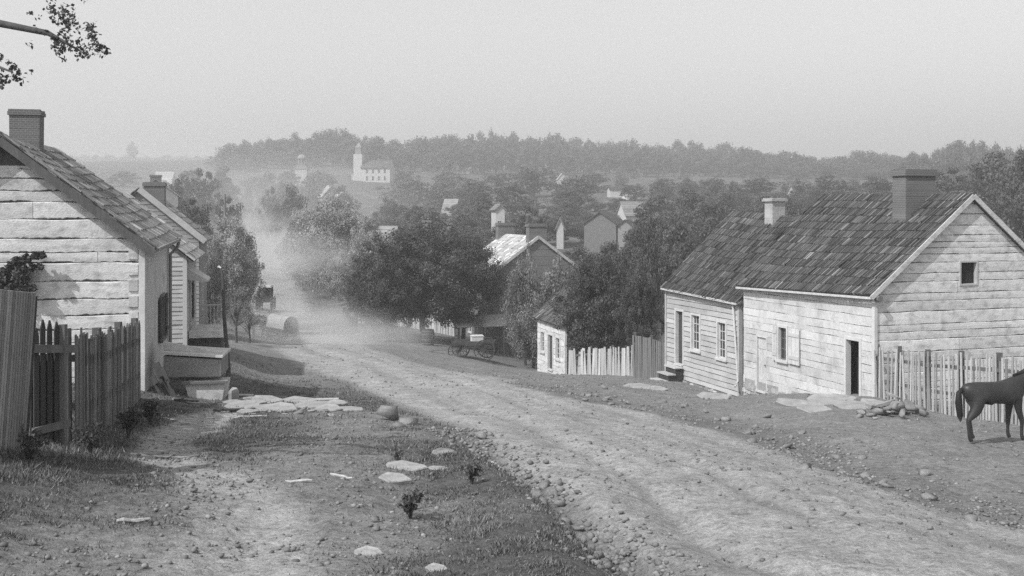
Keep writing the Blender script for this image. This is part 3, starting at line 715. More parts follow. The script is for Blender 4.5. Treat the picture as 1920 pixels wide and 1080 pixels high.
# ---- the clapboard house beyond it
O2 = Vector((8.82, 41.3, -6.98)); L2_, W2_ = 6.19, 6.8
h2 = [(L2_-5.28, L2_-4.64, .49, 2.76), (L2_-3.83, L2_-3.14, 1.26, 2.71), (L2_-1.65, L2_-1.02, 1.19, 2.61)]
rt, rf = near_house('clapboard_house', 'faded clapboard house with worn shake roof and wooden door steps', 'house', O2, SR, W2_, L2_, (3.70, 3.87), (6.85, 7.08), -.15,  # near gable's dark log colour includes the shade beside the log house
    {'*': ('logdark', dict(ch=.3, gap=.02, prof='log')), 'west': ('clap', dict(ch=.205, hj=.10, gap=.022, prof='clap', wav=.004, tonej=.08, joints=6)), 'near': ('logdark', dict(ch=.27, gap=.015, prof='log'))},  # clapboard gaps bare the dark backing to imitate shadow lines under boards
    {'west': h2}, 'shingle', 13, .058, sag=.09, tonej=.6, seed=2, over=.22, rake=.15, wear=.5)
add_door(rt, 'west', W2_, L2_, L2_-4.96, .49, 2.76, .64, recess=.12, label='tall dark plank door')
add_window(rt, 'west', W2_, L2_, L2_-3.485, 1.26, 2.71, .69, rows=4, cols=3, sash='trim')
add_window(rt, 'west', W2_, L2_, L2_-1.335, 1.19, 2.61, .63, rows=4, cols=3, sash='trim')
add_chimney(rf, 2.95, 3.55, 2.35, 2.95, 6.2, 7.62, m='stone', cap=.09, caph=.14)
cb = MB(); cb.box(-.07, .10, -.05, .06, -1.0, 3.60); cb.build('corner_board', M['clap'], rt); cb = MB(); cb.box(-.07, .10, L2_-.06, L2_+.05, -1.0, 3.78); cb.build('corner_board', M['clap'], rt)
ev = MB(); ev.bar((-.21, -.12, 3.48), (-.21, L2_+.12, 3.65), .06, .08, 1.15); ev.build('eave_board', M['woodpale'], rt)
dp = MB(); dp.tube([(-.10, .35, 3.45), (-.09, .30, 3.0), (-.09, -.02, .5), (-.3, -.15, .3)], .045, 8); dp.build('downspout', M['trim'], rt)
fs = MB()
for i in range(150):
    y = rgp.uniform(-.1, 6.2); z = -.85+rgp.random()*.62; w = rgp.uniform(.12, .32); hh = rgp.uniform(.08, .17)
    fs.hexa([(-.09-rgp.random()*.05, y, z), (.1, y, z), (.1, y+w, z), (-.09, y+w, z+.01), (-.07, y+.02, z+hh), (.1, y, z+hh), (.1, y+w, z+hh), (-.07, y+w-.03, z+hh*.9)], rgp.uniform(.6, 1.25))
fs.box(-.03, .1, -.05, 6.2, -1.2, -.16, .5); fs.box(.1, W2_, .02, .1, -1.2, -.16, .4); fs.build('stone_foundation', M['stone'], rt)
stp = empty('door_steps', O2, math.atan2(-SR[0], SR[1]), 'three worn wooden steps below the tall dark door of the clapboard house', 'steps')
tr = MB(); rs = MB()
for k in range(4):
    zt_ = .40-.27*k; xx = -.10-.34*k
    tr.box(xx-.38, xx+.0, 4.46, 5.50, zt_-.05, zt_, random.uniform(.9, 1.15)); rs.box(xx-.33, xx, 4.52, 5.44, -1.3, zt_-.052, .8)
tr.build('tread', M['woodpale'], stp); rs.build('riser_block', M['wooddark'], stp)
pn = empty('board_door_panel', O2+Vector((0, 0, 0)), math.atan2(-SR[0], SR[1]), 'loose upright boards closing the gap between the two right hand houses', 'board panel')
p_ = MB()
for i, (xa, tilt) in enumerate(((-.02, .0), (.17, .03), (.37, .12))):
    p_.hexa([(xa, -.30, -.95), (xa+.17, -.30, -.95), (xa+.17, -.26, -.95), (xa, -.26, -.95), (xa+tilt, -.30, .75), (xa+.17+tilt, -.30, .75), (xa+.17+tilt, -.26, .75), (xa+tilt, -.26, .75)], 1-.1*i)
p_.build('boards', M['wood'], pn)

# ---- small whitewashed house by the tree
S3 = Vector((-.3, .954)).normalized(); O3 = Vector((3.0, 60.0, -9.05)); L3_, W3_ = 4.83, 5.92
h3 = [(L3_-2.89, L3_-2.08, -.06, 1.93), (L3_-4.14, L3_-3.55, .8, 1.96), (L3_-1.5, L3_-.87, .7, 1.9)]
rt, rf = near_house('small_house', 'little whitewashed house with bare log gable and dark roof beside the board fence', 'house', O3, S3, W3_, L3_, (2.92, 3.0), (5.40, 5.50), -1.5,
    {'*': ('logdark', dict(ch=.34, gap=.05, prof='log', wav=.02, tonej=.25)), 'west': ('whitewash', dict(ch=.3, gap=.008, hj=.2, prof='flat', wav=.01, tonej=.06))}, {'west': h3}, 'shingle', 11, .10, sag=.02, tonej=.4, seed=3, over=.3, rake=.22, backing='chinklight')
rf.data.materials[0] = M['shingle']
add_door(rt, 'west', W3_, L3_, L3_-2.485, -.06, 1.93, .81, recess=.1)
add_window(rt, 'west', W3_, L3_, L3_-3.845, .8, 1.96, .59, rows=4, cols=2)
add_window(rt, 'west', W3_, L3_, L3_-1.185, .7, 1.9, .63, rows=4, cols=2)
cb = MB(); cb.box(-.05, .08, -.05, .08, -1.2, 2.85); cb.build('corner_board', M['whitewash'], rt)

# ---- brick house behind the shade trees
S4 = Vector((-.3, .954)).normalized(); O4 = Vector((-1.4, 80.0, -10.8)); L4_, W4_ = 9.0, 7.1
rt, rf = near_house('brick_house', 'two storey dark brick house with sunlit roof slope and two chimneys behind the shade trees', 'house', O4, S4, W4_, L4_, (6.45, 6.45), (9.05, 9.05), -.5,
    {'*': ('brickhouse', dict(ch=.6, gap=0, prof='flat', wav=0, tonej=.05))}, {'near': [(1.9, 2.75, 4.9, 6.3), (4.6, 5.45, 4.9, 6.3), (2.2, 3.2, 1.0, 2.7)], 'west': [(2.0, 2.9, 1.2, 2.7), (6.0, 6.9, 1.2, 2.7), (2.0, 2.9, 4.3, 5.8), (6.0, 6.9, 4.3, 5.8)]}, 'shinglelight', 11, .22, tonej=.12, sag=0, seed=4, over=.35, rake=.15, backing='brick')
for a, z0_, z1_, w in ((2.325, 4.9, 6.3, .85), (5.025, 4.9, 6.3, .85), (2.7, 1.0, 2.7, 1.0)):
    add_window(rt, 'near', W4_, L4_, a, z0_, z1_, w, rows=4, cols=2, frame='woodpale', shutters=[(a-w/2-.5, a-w/2-.12, 'woodpale', 0)] if z0_ > 4 else None, sash='wood')
for a, z0_, z1_ in ((2.45, 1.2, 2.7), (6.45, 1.2, 2.7), (2.45, 4.3, 5.8), (6.45, 4.3, 5.8)):
    add_window(rt, 'west', W4_, L4_, a, z0_, z1_, .9, rows=4, cols=2)
add_chimney(rf, 2.85, 4.25, .05, .8, 6.5, 10.0); add_chimney(rf, 2.85, 4.25, L4_-.8, L4_-.05, 6.5, 10.0)
br = MB()
for sg, xe in ((-1, 0.0), (1, W4_)): br.bar((xe+sg*.35, -.17, 6.12), (W4_/2, -.17, 9.0), .05, .2)
br.build('barge_board', M['woodpale'], rt)
pr = MB(); q0 = (-3.2, -1.9)      # lean-to porch in front
pr.hexa([(-3.4, -2.2, 2.55), (1.9, -2.2, 2.55), (1.9, -.05, 3.15), (-3.4, -.05, 3.15), (-3.4, -2.2, 2.63), (1.9, -2.2, 2.63), (1.9, -.05, 3.23), (-3.4, -.05, 3.23)])
pc = pr.build('porch_roof', M['woodpale'], rt); pp = MB()
for x in (-3.2, -1.5, .2, 1.7): pp.box(x-.06, x+.06, -2.1, -1.98, -1, 2.54)
pp.build('porch_posts', M['wood'], pc)

# ---- the left log house
SL = Vector((-.22, .975)).normalized(); O5 = Vector((-9.34, 27.0, -4.62)); L5_, W5_ = 6.4, -6.6
h5 = [(3.9, 5.4, .95, 2.15)]
rt, rf = near_house('log_house', 'tall whitewashed hewn log house with sagging shingle roof at the left of the street', 'house', O5, SL, W5_, L5_, (3.95, 4.12), (6.52, 6.62), -1.2,
    {'*': ('whitewash', lw), 'near': ('whitewash', dict(ch=.36, hj=.38, gap=.004, prof='log', wav=.012, tonej=.06, joints=16, rag=.012, du=.07)), 'east': ('plaster', dict(ch=20, hj=.0, gap=0, prof='flat', wav=.0, tonej=.02))},
    {'east': h5}, 'shingle2', 13, .085, sag=.08, tonej=.45, seed=5, over=.32, rake=.30, gable_gap=5.80)  # dark backing left bare under the peak stands in for an unlit opening
add_window(rt, 'east', W5_, L5_, 4.65, .95, 2.15, 1.0, rows=3, cols=3, shutters=[(3.55, 4.1, 'wooddark', 0), (5.2, 5.75, 'wooddark', 0)], frame='wood')
add_chimney(rf, -3.78, -3.02, 2.9, 3.5, 5.6, 7.46, cap=.045, caph=.16)
ls = MB()    # long split boards along the gable rake
for i in range(26):
    f = i/26; 
    for k in range(2):
        a = f+random.uniform(0, .03); b = min(a+random.uniform(.05, .12), 1.0); o = random.uniform(-.33, -.02)
        ls.bar((.33-3.63*a, o, 3.72+2.82*a+.06+.02*k), (.33-3.63*b, o+random.uniform(-.03, .03), 3.72+2.82*b+.06+.02*k), .12, .03, random.uniform(.6, 1.3))
ls.build('rake_boards', M['shingle2'], rf)
bb = MB(); bb.bar((.30, -.31, 3.60), (-3.3, -.31, 6.40), .05, .20, .7); bb.build('barge_board', M['wood'], rt)
cb = MB(); cb.box(-.10, .05, -.06, .07, -1, 3.72, 1.1); cb.build('corner_board', M['trim'], rt); cb = MB(); cb.box(-.02, .06, L5_-.1, L5_+.04, -1, 3.9, 1.0); cb.build('corner_board', M['trim'], rt)
dk = MB()
for z in [ -.2+.4*i for i in range(10)]:
    dk.box(-.34, -.12, -.045, .05, z+.06, z+.33, random.uniform(.7, 1.1))
dk.build('log_ends', M['whitewash'], rt)
gt = MB(); gt.bar((.36, -.25, 3.70), (.36, L5_+.2, 3.80), .09, .08); gut = gt.build('gutter', M['metal'], rf)
dw = MB(); dw.tube([(.36, L5_-.05, 3.74), (.30, L5_-.05, 3.55), (.10, L5_-.05, 3.35), (.10, L5_-.05, .0), (.35, L5_-.1, -.2)], .05, 8); dw.build('downspout', M['metal'], rt)

# ---- second and third houses on the left
S6 = SL; O6 = Vector((-12.24, 40.0, -5.15)); L6_, W6_ = 5.6, -5.6
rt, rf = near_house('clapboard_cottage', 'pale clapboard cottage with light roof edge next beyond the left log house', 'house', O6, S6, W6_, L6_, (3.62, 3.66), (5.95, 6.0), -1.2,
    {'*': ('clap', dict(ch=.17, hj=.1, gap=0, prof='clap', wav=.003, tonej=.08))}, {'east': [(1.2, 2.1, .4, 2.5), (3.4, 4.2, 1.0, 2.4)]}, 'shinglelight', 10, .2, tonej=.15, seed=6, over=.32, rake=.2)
add_door(rt, 'east', W6_, L6_, 1.65, .4, 2.5, .9); add_window(rt, 'east', W6_, L6_, 3.8, 1.0, 2.4, .8, shutters=[(2.9, 3.3, 'wooddark', 0)])
cb = MB(); cb.box(-.10, .05, -.06, .06, -1, 3.5); cb.build('corner_board', M['white'], rt)
hd = MB(); hd.hexa([(.0, .7, 2.62), (.75, .7, 2.52), (.75, 2.7, 2.52), (0, 2.7, 2.62), (0, .7, 3.05), (.75, .7, 2.6), (.75, 2.7, 2.6), (0, 2.7, 3.05)]); hd.build('door_hood', M['trim'], rt)
sp = empty('front_stoop', O6, math.atan2(-S6[0], S6[1]), 'boarded stoop with pale floor and spindle rail before the left cottage', 'stoop')
b = MB()
for i in range(5): b.box(.05, 1.25, 1.0, 3.4, -.6+.19*i, -.6+.19*i+.175, random.uniform(.8, 1.2))
b.build('boarded_base', M['wooddark'], sp); f = MB(); f.box(.05, 1.34, .9, 3.5, .36, .62); f.build('floor', M['whitewash'], sp)
r_ = MB(); r_.bar((.25, 3.4, 1.42), (1.3, 3.4, 1.42), .06, .06); 
for i in range(8): r_.bar((.3+.14*i, 3.4, .62), (.3+.14*i, 3.4, 1.42), .03, .03)
r_.bar((1.28, 1.0, 1.42), (1.28, 3.4, 1.42), .06, .06)
r_.build('rail', M['white'], sp)
O7 = Vector((-17.6, 60.0, -6.6)); W7_, L7_ = -6.4, 7.0
rt, rf = near_house('weatherboard_house', 'hazy weatherboard house with pale bargeboard and stout chimney on the left side', 'house', O7, S6, W7_, L7_, (5.3, 5.3), (8.0, 8.0), -1.2,
    {'*': ('woodgrey', dict(ch=.22, hj=.1, gap=0, prof='clap', wav=.003, tonej=.08))}, {'east': [(2, 3, 1, 2.6)]}, 'shingle2', 9, .25, tonej=.2, seed=8, over=.35, rake=.2)
bb = MB(); bb.bar((.35, -.22, 5.02), (-3.2, -.22, 7.95), .05, .32); bb.build('barge_board', M['clap'], rt)
add_window(rt, 'east', W7_, L7_, 2.5, 1.0, 2.6, 1.0); add_chimney(rf, -3.0, -1.9, .3, 1.2, 6.0, 8.35)

# ---------------------------------------------------------------- farther buildings of the town
FARLOG = None
def far_house(name, label, cat, px, ytop, ybase, wpx, lm, ef=.5, rz=0.25, wall='clap', roof='shingle2', chim=(), wins=(), d=None, doors=(), rp=None):
    """gable faces the camera when rz is small; size follows from the rows and columns it fills at its distance"""
    if d is None: x, d, z = pt(px, ybase, 60)
    else: x = (px-CX)/F*d; z = h1(x, d)
    ht = -(ytop-HY)/F*d-z; eave = ht*ef if rp is None else ht-rp/F*d; rise = ht-eave; L = lm; W = wpx/F*d
    if abs(rz) > .8: L, W = wpx/F*d*.95, lm
    if FARLOG is not None: FARLOG.append((name, round(d), round(W, 1), round(L, 1), round(ht, 1)))
    rt = empty(name, (x, d, z), rz, label, cat)
    hw = W/2; w = MB()
    w.face([(-hw, 0, -3), (hw, 0, -3), (hw, 0, eave), (0, 0, eave+rise), (-hw, 0, eave)]); w.face([(hw, L, -3), (-hw, L, -3), (-hw, L, eave), (0, L, eave+rise), (hw, L, eave)])
    w.face([(-hw, L, -3), (-hw, 0, -3), (-hw, 0, eave), (-hw, L, eave)]); w.face([(hw, 0, -3), (hw, L, -3), (hw, L, eave), (hw, 0, eave)]); w.build('wall', M[wall], rt)
    r = MB(); sl = rise/hw; o = .35
    for sg in (-1, 1):
        e0 = Vector((sg*(hw+o), -.3, eave-o*sl+.03)); e1 = Vector((sg*(hw+o), L+.3, eave-o*sl+.03)); r0 = Vector((0, -.3, eave+rise+.03)); r1 = Vector((0, L+.3, eave+rise+.03)); n = Vector((sg*sl, 0, 1)).normalized()
        slab4(r, e0, e1, r1, r0, n, .1); 
        for k in range(9):
            f0, f1 = k/9, (k+1)/9; t = random.uniform(.85, 1.15)
            r.face([e0.lerp(r0, f0)+n*.05, e1.lerp(r1, f0)+n*.05, e1.lerp(r1, f1)+n*.01, e0.lerp(r0, f1)+n*.01], t)
    rf = r.build('roof', M[roof], rt)
    for (cx, cy, cw, ch_) in chim: cx *= W; cy *= L; add_chimney(rf, cx-cw/2, cx+cw/2, cy-cw/2, cy+cw/2, eave+.2, eave+rise+ch_, cap=.1)
    for (side, a, z0_, w_, h_) in wins:
        a *= W if side == 'near' else L; z0_ *= eave; h_ *= eave
        A = {'near': (Vector((-hw, 0, 0)), Vector((1, 0, 0)), Vector((0, -1, 0))), 'west': (Vector((-hw, L, 0)), Vector((0, -1, 0)), Vector((-1, 0, 0))), 'east': (Vector((hw, 0, 0)), Vector((0, 1, 0)), Vector((1, 0, 0)))}[side]
        def q(a_, z_, o_): return A[0]+A[1]*a_+A[2]*o_+Vector((0, 0, z_))
        def bx(m, a0, a1, z0, z1, o0, o1): m.hexa([q(a0, z0, o0), q(a1, z0, o0), q(a1, z0, o1), q(a0, z0, o1), q(a0, z1, o0), q(a1, z1, o0), q(a1, z1, o1), q(a0, z1, o1)])
        g = MB(); bx(g, a-w_/2, a+w_/2, z0_, z0_+h_, .01, .03); gl = g.build('window', M['glass'], rt)
        f = MB(); bx(f, a-w_/2-.1, a-w_/2, z0_-.1, z0_+h_+.1, .0, .07); bx(f, a+w_/2, a+w_/2+.1, z0_-.1, z0_+h_+.1, .0, .07); bx(f, a-w_/2, a+w_/2, z0_-.1, z0_, .0, .065); bx(f, a-w_/2, a+w_/2, z0_+h_, z0_+h_+.1, .0, .065); bx(f, a-.04, a+.04, z0_, z0_+h_, .03, .05); f.build('frame', M['white'], gl)
    for (a, w_, h_) in doors:
        a *= W
        g = MB(); g.box(-hw+a-w_/2, -hw+a+w_/2, -.04, -.005, -.3, h_); g.build('door', M['door'], rt)
    return rt
FARLOG = []
far_house('log_barn', 'brown plank barn with dark doorway standing among the orchard trees', 'barn', 1125, 397, 438, 62, 6, rp=21, rz=-.35, wall='wood', roof='shingle', d=165, doors=[(.82, .8, 1.5)])
far_house('shed', 'small plank shed leaning against the brown barn', 'shed', 1172, 412, 436, 28, 4, rp=10, rz=-.3, wall='woodgrey', roof='shingle', d=164)
far_house('gabled_house', 'house with narrow white lit gable and long grey roof above the barn', 'house', 1165, 378, 410, 52, 4.5, rp=24, rz=-1.25, wall='white', roof='shingle2', d=215)
far_house('long_house', 'long low white house on the hillside right of centre', 'house', 1141, 350, 369, 30, 4.5, ef=.72, rz=-1.45, wall='white', roof='shingle', wins=[('west', .3, .3, .6, .4), ('west', .7, .3, .6, .4)])
far_house('slatted_barn', 'pale slatted barn beside the long white hillside house', 'barn', 1171, 351, 373, 28, 4.5, ef=.6, rz=-1.3, wall='whitewash', roof='shingle2')
far_house('narrow_house', 'narrow white house half hidden by a tree behind the brick house', 'house', 938, 383, 418, 17, 4, rp=8, rz=.2, wall='white', roof='shingle2', d=170, wins=[('near', .4, .4, .5, .3)])
far_house('small_cottage', 'pale cottage roof low among trees in the middle of town', 'house', 858, 373, 392, 26, 4.5, ef=.4, rz=1.2, wall='woodgrey', roof='shingle2', d=250)
far_house('hill_cottage', 'white gabled cottage high on the slope right of the church', 'house', 910, 303, 322, 20, 6, ef=.45, rz=.5, wall='whitewash', roof='shingle2', wins=[('near', .5, .3, .7, .4)])
far_house('hill_barn', 'grey barn with sunlit roof high on the slope', 'barn', 888, 309, 326, 18, 7, rz=.6, wall='woodgrey', roof='shinglelight')
far_house('white_cabin', 'white pyramidal roofed cabin on the hillside above the long house', 'cabin', 1054, 325, 346, 17, 3.4, ef=.5, rz=.1, wall='white', roof='shinglelight', doors=[(.5, .8, 1.2)])
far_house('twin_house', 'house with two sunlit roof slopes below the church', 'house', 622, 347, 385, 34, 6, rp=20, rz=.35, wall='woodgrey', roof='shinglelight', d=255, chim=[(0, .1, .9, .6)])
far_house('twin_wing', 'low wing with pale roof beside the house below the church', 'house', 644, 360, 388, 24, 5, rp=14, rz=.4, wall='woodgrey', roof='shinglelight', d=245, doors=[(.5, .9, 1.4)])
far_house('grey_house', 'grey roofed house with end chimney behind the big shade tree', 'house', 742, 424, 490, 50, 4.5, ef=.6, rz=1.3, wall='woodgrey', roof='shingle2', d=112, chim=[(0, .92, .7, .25)])
far_house('double_chimney_house', 'brick house whose two chimneys rise over the crown of the shade trees', 'house', 845, 428, 520, 52, 6, ef=.62, rz=1.35, wall='brickhouse', roof='shingle', d=100, chim=[(0, .1, .8, .55), (0, .9, .8, .75)])
far_house('left_gable_house', 'broad hazy house with chimneyed gable above the left rooftops', 'house', 292, 335, 405, 80, 9, rp=30, rz=.3, wall='woodgrey', roof='shingle2', d=140, chim=[(0, .08, 1.4, .5)])
far_house('far_roof_house', 'low pale house on the hazy left skyline', 'house', 325, 322, 345, 34, 6, rz=1.5, wall='clap', roof='shinglelight', d=350)
far_house('tall_chimney_house', 'hazy house with square chimney behind the left trees', 'house', 372, 325, 385, 50, 8, ef=.5, rz=.3, wall='brickhouse', roof='shingle2', d=210, chim=[(-.2, .1, 1.2, .6)])
far_house('orchard_cabin', 'small cabin with striped pale gable behind the brick house', 'cabin', 1050, 408, 432, 13, 3.2, rp=15, rz=-.1, wall='woodpale', roof='shingle2', d=175)
far_house('hillside_house', 'grey house high on the right slope behind the clapboard house chimney', 'house', 1482, 346, 376, 28, 6, ef=.5, rz=-.35, wall='clap', roof='shingle2', d=240, chim=[(0, .1, .7, .6)])
print(FARLOG)
# church on the hill
xc = (692-CX)/F*450; zc = -(341-HY)/F*450
ch_ = empty('church', (xc, 450, zc), -.12, 'white church with square steeple tower and two rows of windows on the far hill', 'church')
w = MB(); w.box(-3.6, 9.0, 0, 9.5, -4, 5.9); 
w.face([(-3.6, 0.02, 5.9), (-3.6, 9.48, 5.9), (-3.6, 4.75, 9.0)]); w.face([(9.0, .02, 5.9), (9.0, 4.75, 9.0), (9.0, 9.48, 5.9)]); w.build('wall', M['white'], ch_)
r = MB(); r.hexa([(-3.7, -.5, 5.75), (9.2, -.5, 5.75), (9.2, 4.75, 9.0), (-3.7, 4.75, 9.0), (-3.7, -.5, 5.95), (9.2, -.5, 5.95), (9.2, 4.75, 9.25), (-3.7, 4.75, 9.25)])
r.hexa([(-3.7, 4.75, 9.0), (9.2, 4.75, 9.0), (9.2, 10, 5.75), (-3.7, 10, 5.75), (-3.7, 4.75, 9.25), (9.2, 4.75, 9.25), (9.2, 10, 5.95), (-3.7, 10, 5.95)]); r.build('roof', M['shingle'], ch_)
t = MB(); t.box(-7.2, -3.5, 1.5, 6.0, -4, 11.8); tw = t.build('tower', M['white'], ch_)
b = MB(); b.box(-6.6, -4.1, 2.2, 5.3, 11.8, 14.6); b.face([(-6.8, 2, 14.6), (-3.9, 2, 14.6), (-5.35, 3.75, 17.0)]); b.face([(-3.9, 2, 14.6), (-3.9, 5.5, 14.6), (-5.35, 3.75, 17)]); b.face([(-3.9, 5.5, 14.6), (-6.8, 5.5, 14.6), (-5.35, 3.75, 17)]); b.face([(-6.8, 5.5, 14.6), (-6.8, 2, 14.6), (-5.35, 3.75, 17)]); b.build('belfry', M['woodgrey'], tw)
for i in range(4):
    for z in (.6, 3.7):
        g = MB(); x = -.9+2.55*i; g.box(x-.42, x+.42, -.03, -.005, z, z+1.7); gl = g.build('window', M['glass'], ch_)
        f = MB(); f.box(x-.52, x-.42, -.06, -.006, z-.1, z+1.8); f.box(x+.42, x+.52, -.06, -.006, z-.1, z+1.8); f.box(x-.42, x+.42, -.055, -.006, z+.8, z+.88); f.build('frame', M['white'], gl)
lp = MB(); lp.box(-8.2, -7.2, 2, 5.5, -4, 3.2); lp.build('vestibule', M['clap'], ch_)
# cupola building left of the church
xq = (564-CX)/F*420; zq = -(336-HY)/F*420
cu = empty('cupola_hall', (xq, 420, zq), 0, 'pale hall carrying an open domed cupola left of the church', 'hall')
m = MB(); m.box(-2.4, 2.4, 0, 5, -4, 4.0); m.build('wall', M['woodpale'], cu); m = MB(); m.box(-2.7, 2.7, -.3, 5.3, 4.0, 4.4); m.box(-2.1, 2.1, .4, 4.6, 4.4, 5.4); rfq = m.build('roof', M['shingle2'], cu)
m = MB()
for k in range(8):
    a = k*math.pi/4; m.bar((1.5*math.cos(a), 2.5+1.5*math.sin(a), 5.4), (1.5*math.cos(a), 2.5+1.5*math.sin(a), 8.2), .3, .3)
m.tube([(0, 2.5, 8.2), (0, 2.5, 8.5), (0, 2.5, 9.1), (0, 2.5, 9.7), (0, 2.5, 10.0)], [1.95, 1.9, 1.6, .9, .15], 12); m.tube([(0, 2.5, 5.4), (0, 2.5, 8.2)], .5, 8); m.build('cupola', M['woodgrey'], rfq)
# ---------------------------------------------------------------- fences
def paling(name, label, pts, tops, seed, matn='woodpale', wid=.075, gap=.05, th=.022, rails=(.35, .8), posts=True, lean=.03, hj=.06, point=0, z0off=-.15, tone=(.75, 1.2), cat='fence'):
    """pts: ground points (x,y) along the fence, tops: heights at them"""
    rg = random.Random(seed); P_ = [Vector((p[0], p[1], 0)) for p in pts]
    o = empty(name, (P_[0].x, P_[0].y, h1(P_[0].x, P_[0].y)), 0, label, cat); org = Vector(o.location)
    pk = MB(); rl = MB(); nseg = len(P_)-1
    gz = {}
    for i in range(nseg):
        a, b = P_[i], P_[i+1]; L = (b-a).length; u = (b-a).normalized(); n = Vector((u.y, -u.x, 0)); s = 0.0
        za, zb = h1(a.x, a.y), h1(b.x, b.y)
        while s < L:
            w = wid*rg.uniform(.7, 1.3); f = s/L; q = a+u*s; zg = za+(zb-za)*f; h = tops[i]+(tops[i+1]-tops[i])*f+rg.gauss(0, hj)
            l = rg.gauss(0, lean); l2 = rg.gauss(0, lean*.6); tn = rg.uniform(*tone)
            b0 = q+Vector((0, 0, zg+z0off)); t0 = q+u*l+n*l2+Vector((0, 0, zg+h)); tw = w*rg.uniform(.7, 1.0)
            pts8 = [b0, b0+u*w, b0+u*w+n*th, b0+n*th, t0, t0+u*tw, t0+u*tw+n*th, t0+n*th]
            if point and rg.random() < point: pts8[4] += Vector((0, 0, -.05)); pts8[7] += Vector((0, 0, -.05)); 
            pk.hexa([p-org for p in pts8], tn)
            s += w+gap*rg.uniform(.3, 1.7)
        for r in rails:
            rl.bar(a-n*.03+Vector((0, 0, za+tops[i]*r))-org, b-n*.03+Vector((0, 0, zb+tops[i+1]*r))-org, .05, .10, .8)
    rl.build('rail', M['wood'], o); pk.build('palings', M[matn], o)
    if posts:
        for i in range(nseg+1):
            q = P_[i]; z = h1(q.x, q.y); i2 = min(i, nseg-1); u = (P_[i2+1]-P_[i2]).normalized(); n = Vector((u.y, -u.x, 0))
            m = MB(); c = q-n*.12; t = tops[i]+.12
            m.hexa([p-org for p in (c+Vector((-.07, -.07, z-.4)), c+Vector((.07, -.07, z-.4)), c+Vector((.07, .07, z-.4)), c+Vector((-.07, .07, z-.4)), c+Vector((-.06, -.06, z+t)), c+Vector((.06, -.06, z+t)), c+Vector((.06, .06, z+t)), c+Vector((-.06, .06, z+t)))], .7)
            m.build('post', M['wood'], o)
    return o
# right: paling fence from the log house towards the camera
def rt_pt(t): return (11.22+.32*t, 33.0-.947*t)
paling('paling_fence', 'leaning grey paling fence running from the log house corner past the brown horse', [rt_pt(t) for t in (-.05, 1.0, 2.25, 3.6, 5.0, 6.5, 8.2)], [1.5, 1.55, 1.62, 1.70, 1.70, 1.75, 1.75], 3, wid=.07, gap=.055, lean=.045, hj=.06, tone=(.45, 1.05))
# board fence between the two houses
paling('board_fence', 'uneven pale board fence between the little white house and the tall gate', [pt(1066, 703)[:2], pt(1105, 703)[:2], pt(1145, 703)[:2], pt(1186, 704)[:2]], [1.3, 1.35, 1.38, 1.45], 4, wid=.16, gap=.025, lean=.06, hj=.05, tone=(.8, 1.25))
paling('tall_gate', 'tall close boarded gate beside the clapboard house', [pt(1187, 706)[:2], pt(1218, 707)[:2], pt(1247, 709)[:2]], [1.95, 1.80, 1.62], 5, matn='wood', wid=.14, gap=.006, lean=.01, hj=.02, tone=(.85, 1.15), posts=True, cat='gate')
# left: close fence from the gate post to the log house
LA, LB = at(140, 838, 15.0), at(262, 752, 25.4)
lp_ = [(LA.x+(LB.x-LA.x)*f, LA.y+(LB.y-LA.y)*f) for f in (0, .33, .66, 1)]
paling('board_fence', 'tall dark weathered board fence running from the garden gate to the left log house', lp_, [1.52, 1.62, 1.72, 1.80], 6, matn='wood', wid=.10, gap=.012, lean=.016, hj=.05, tone=(.25, 1.3), posts=True)
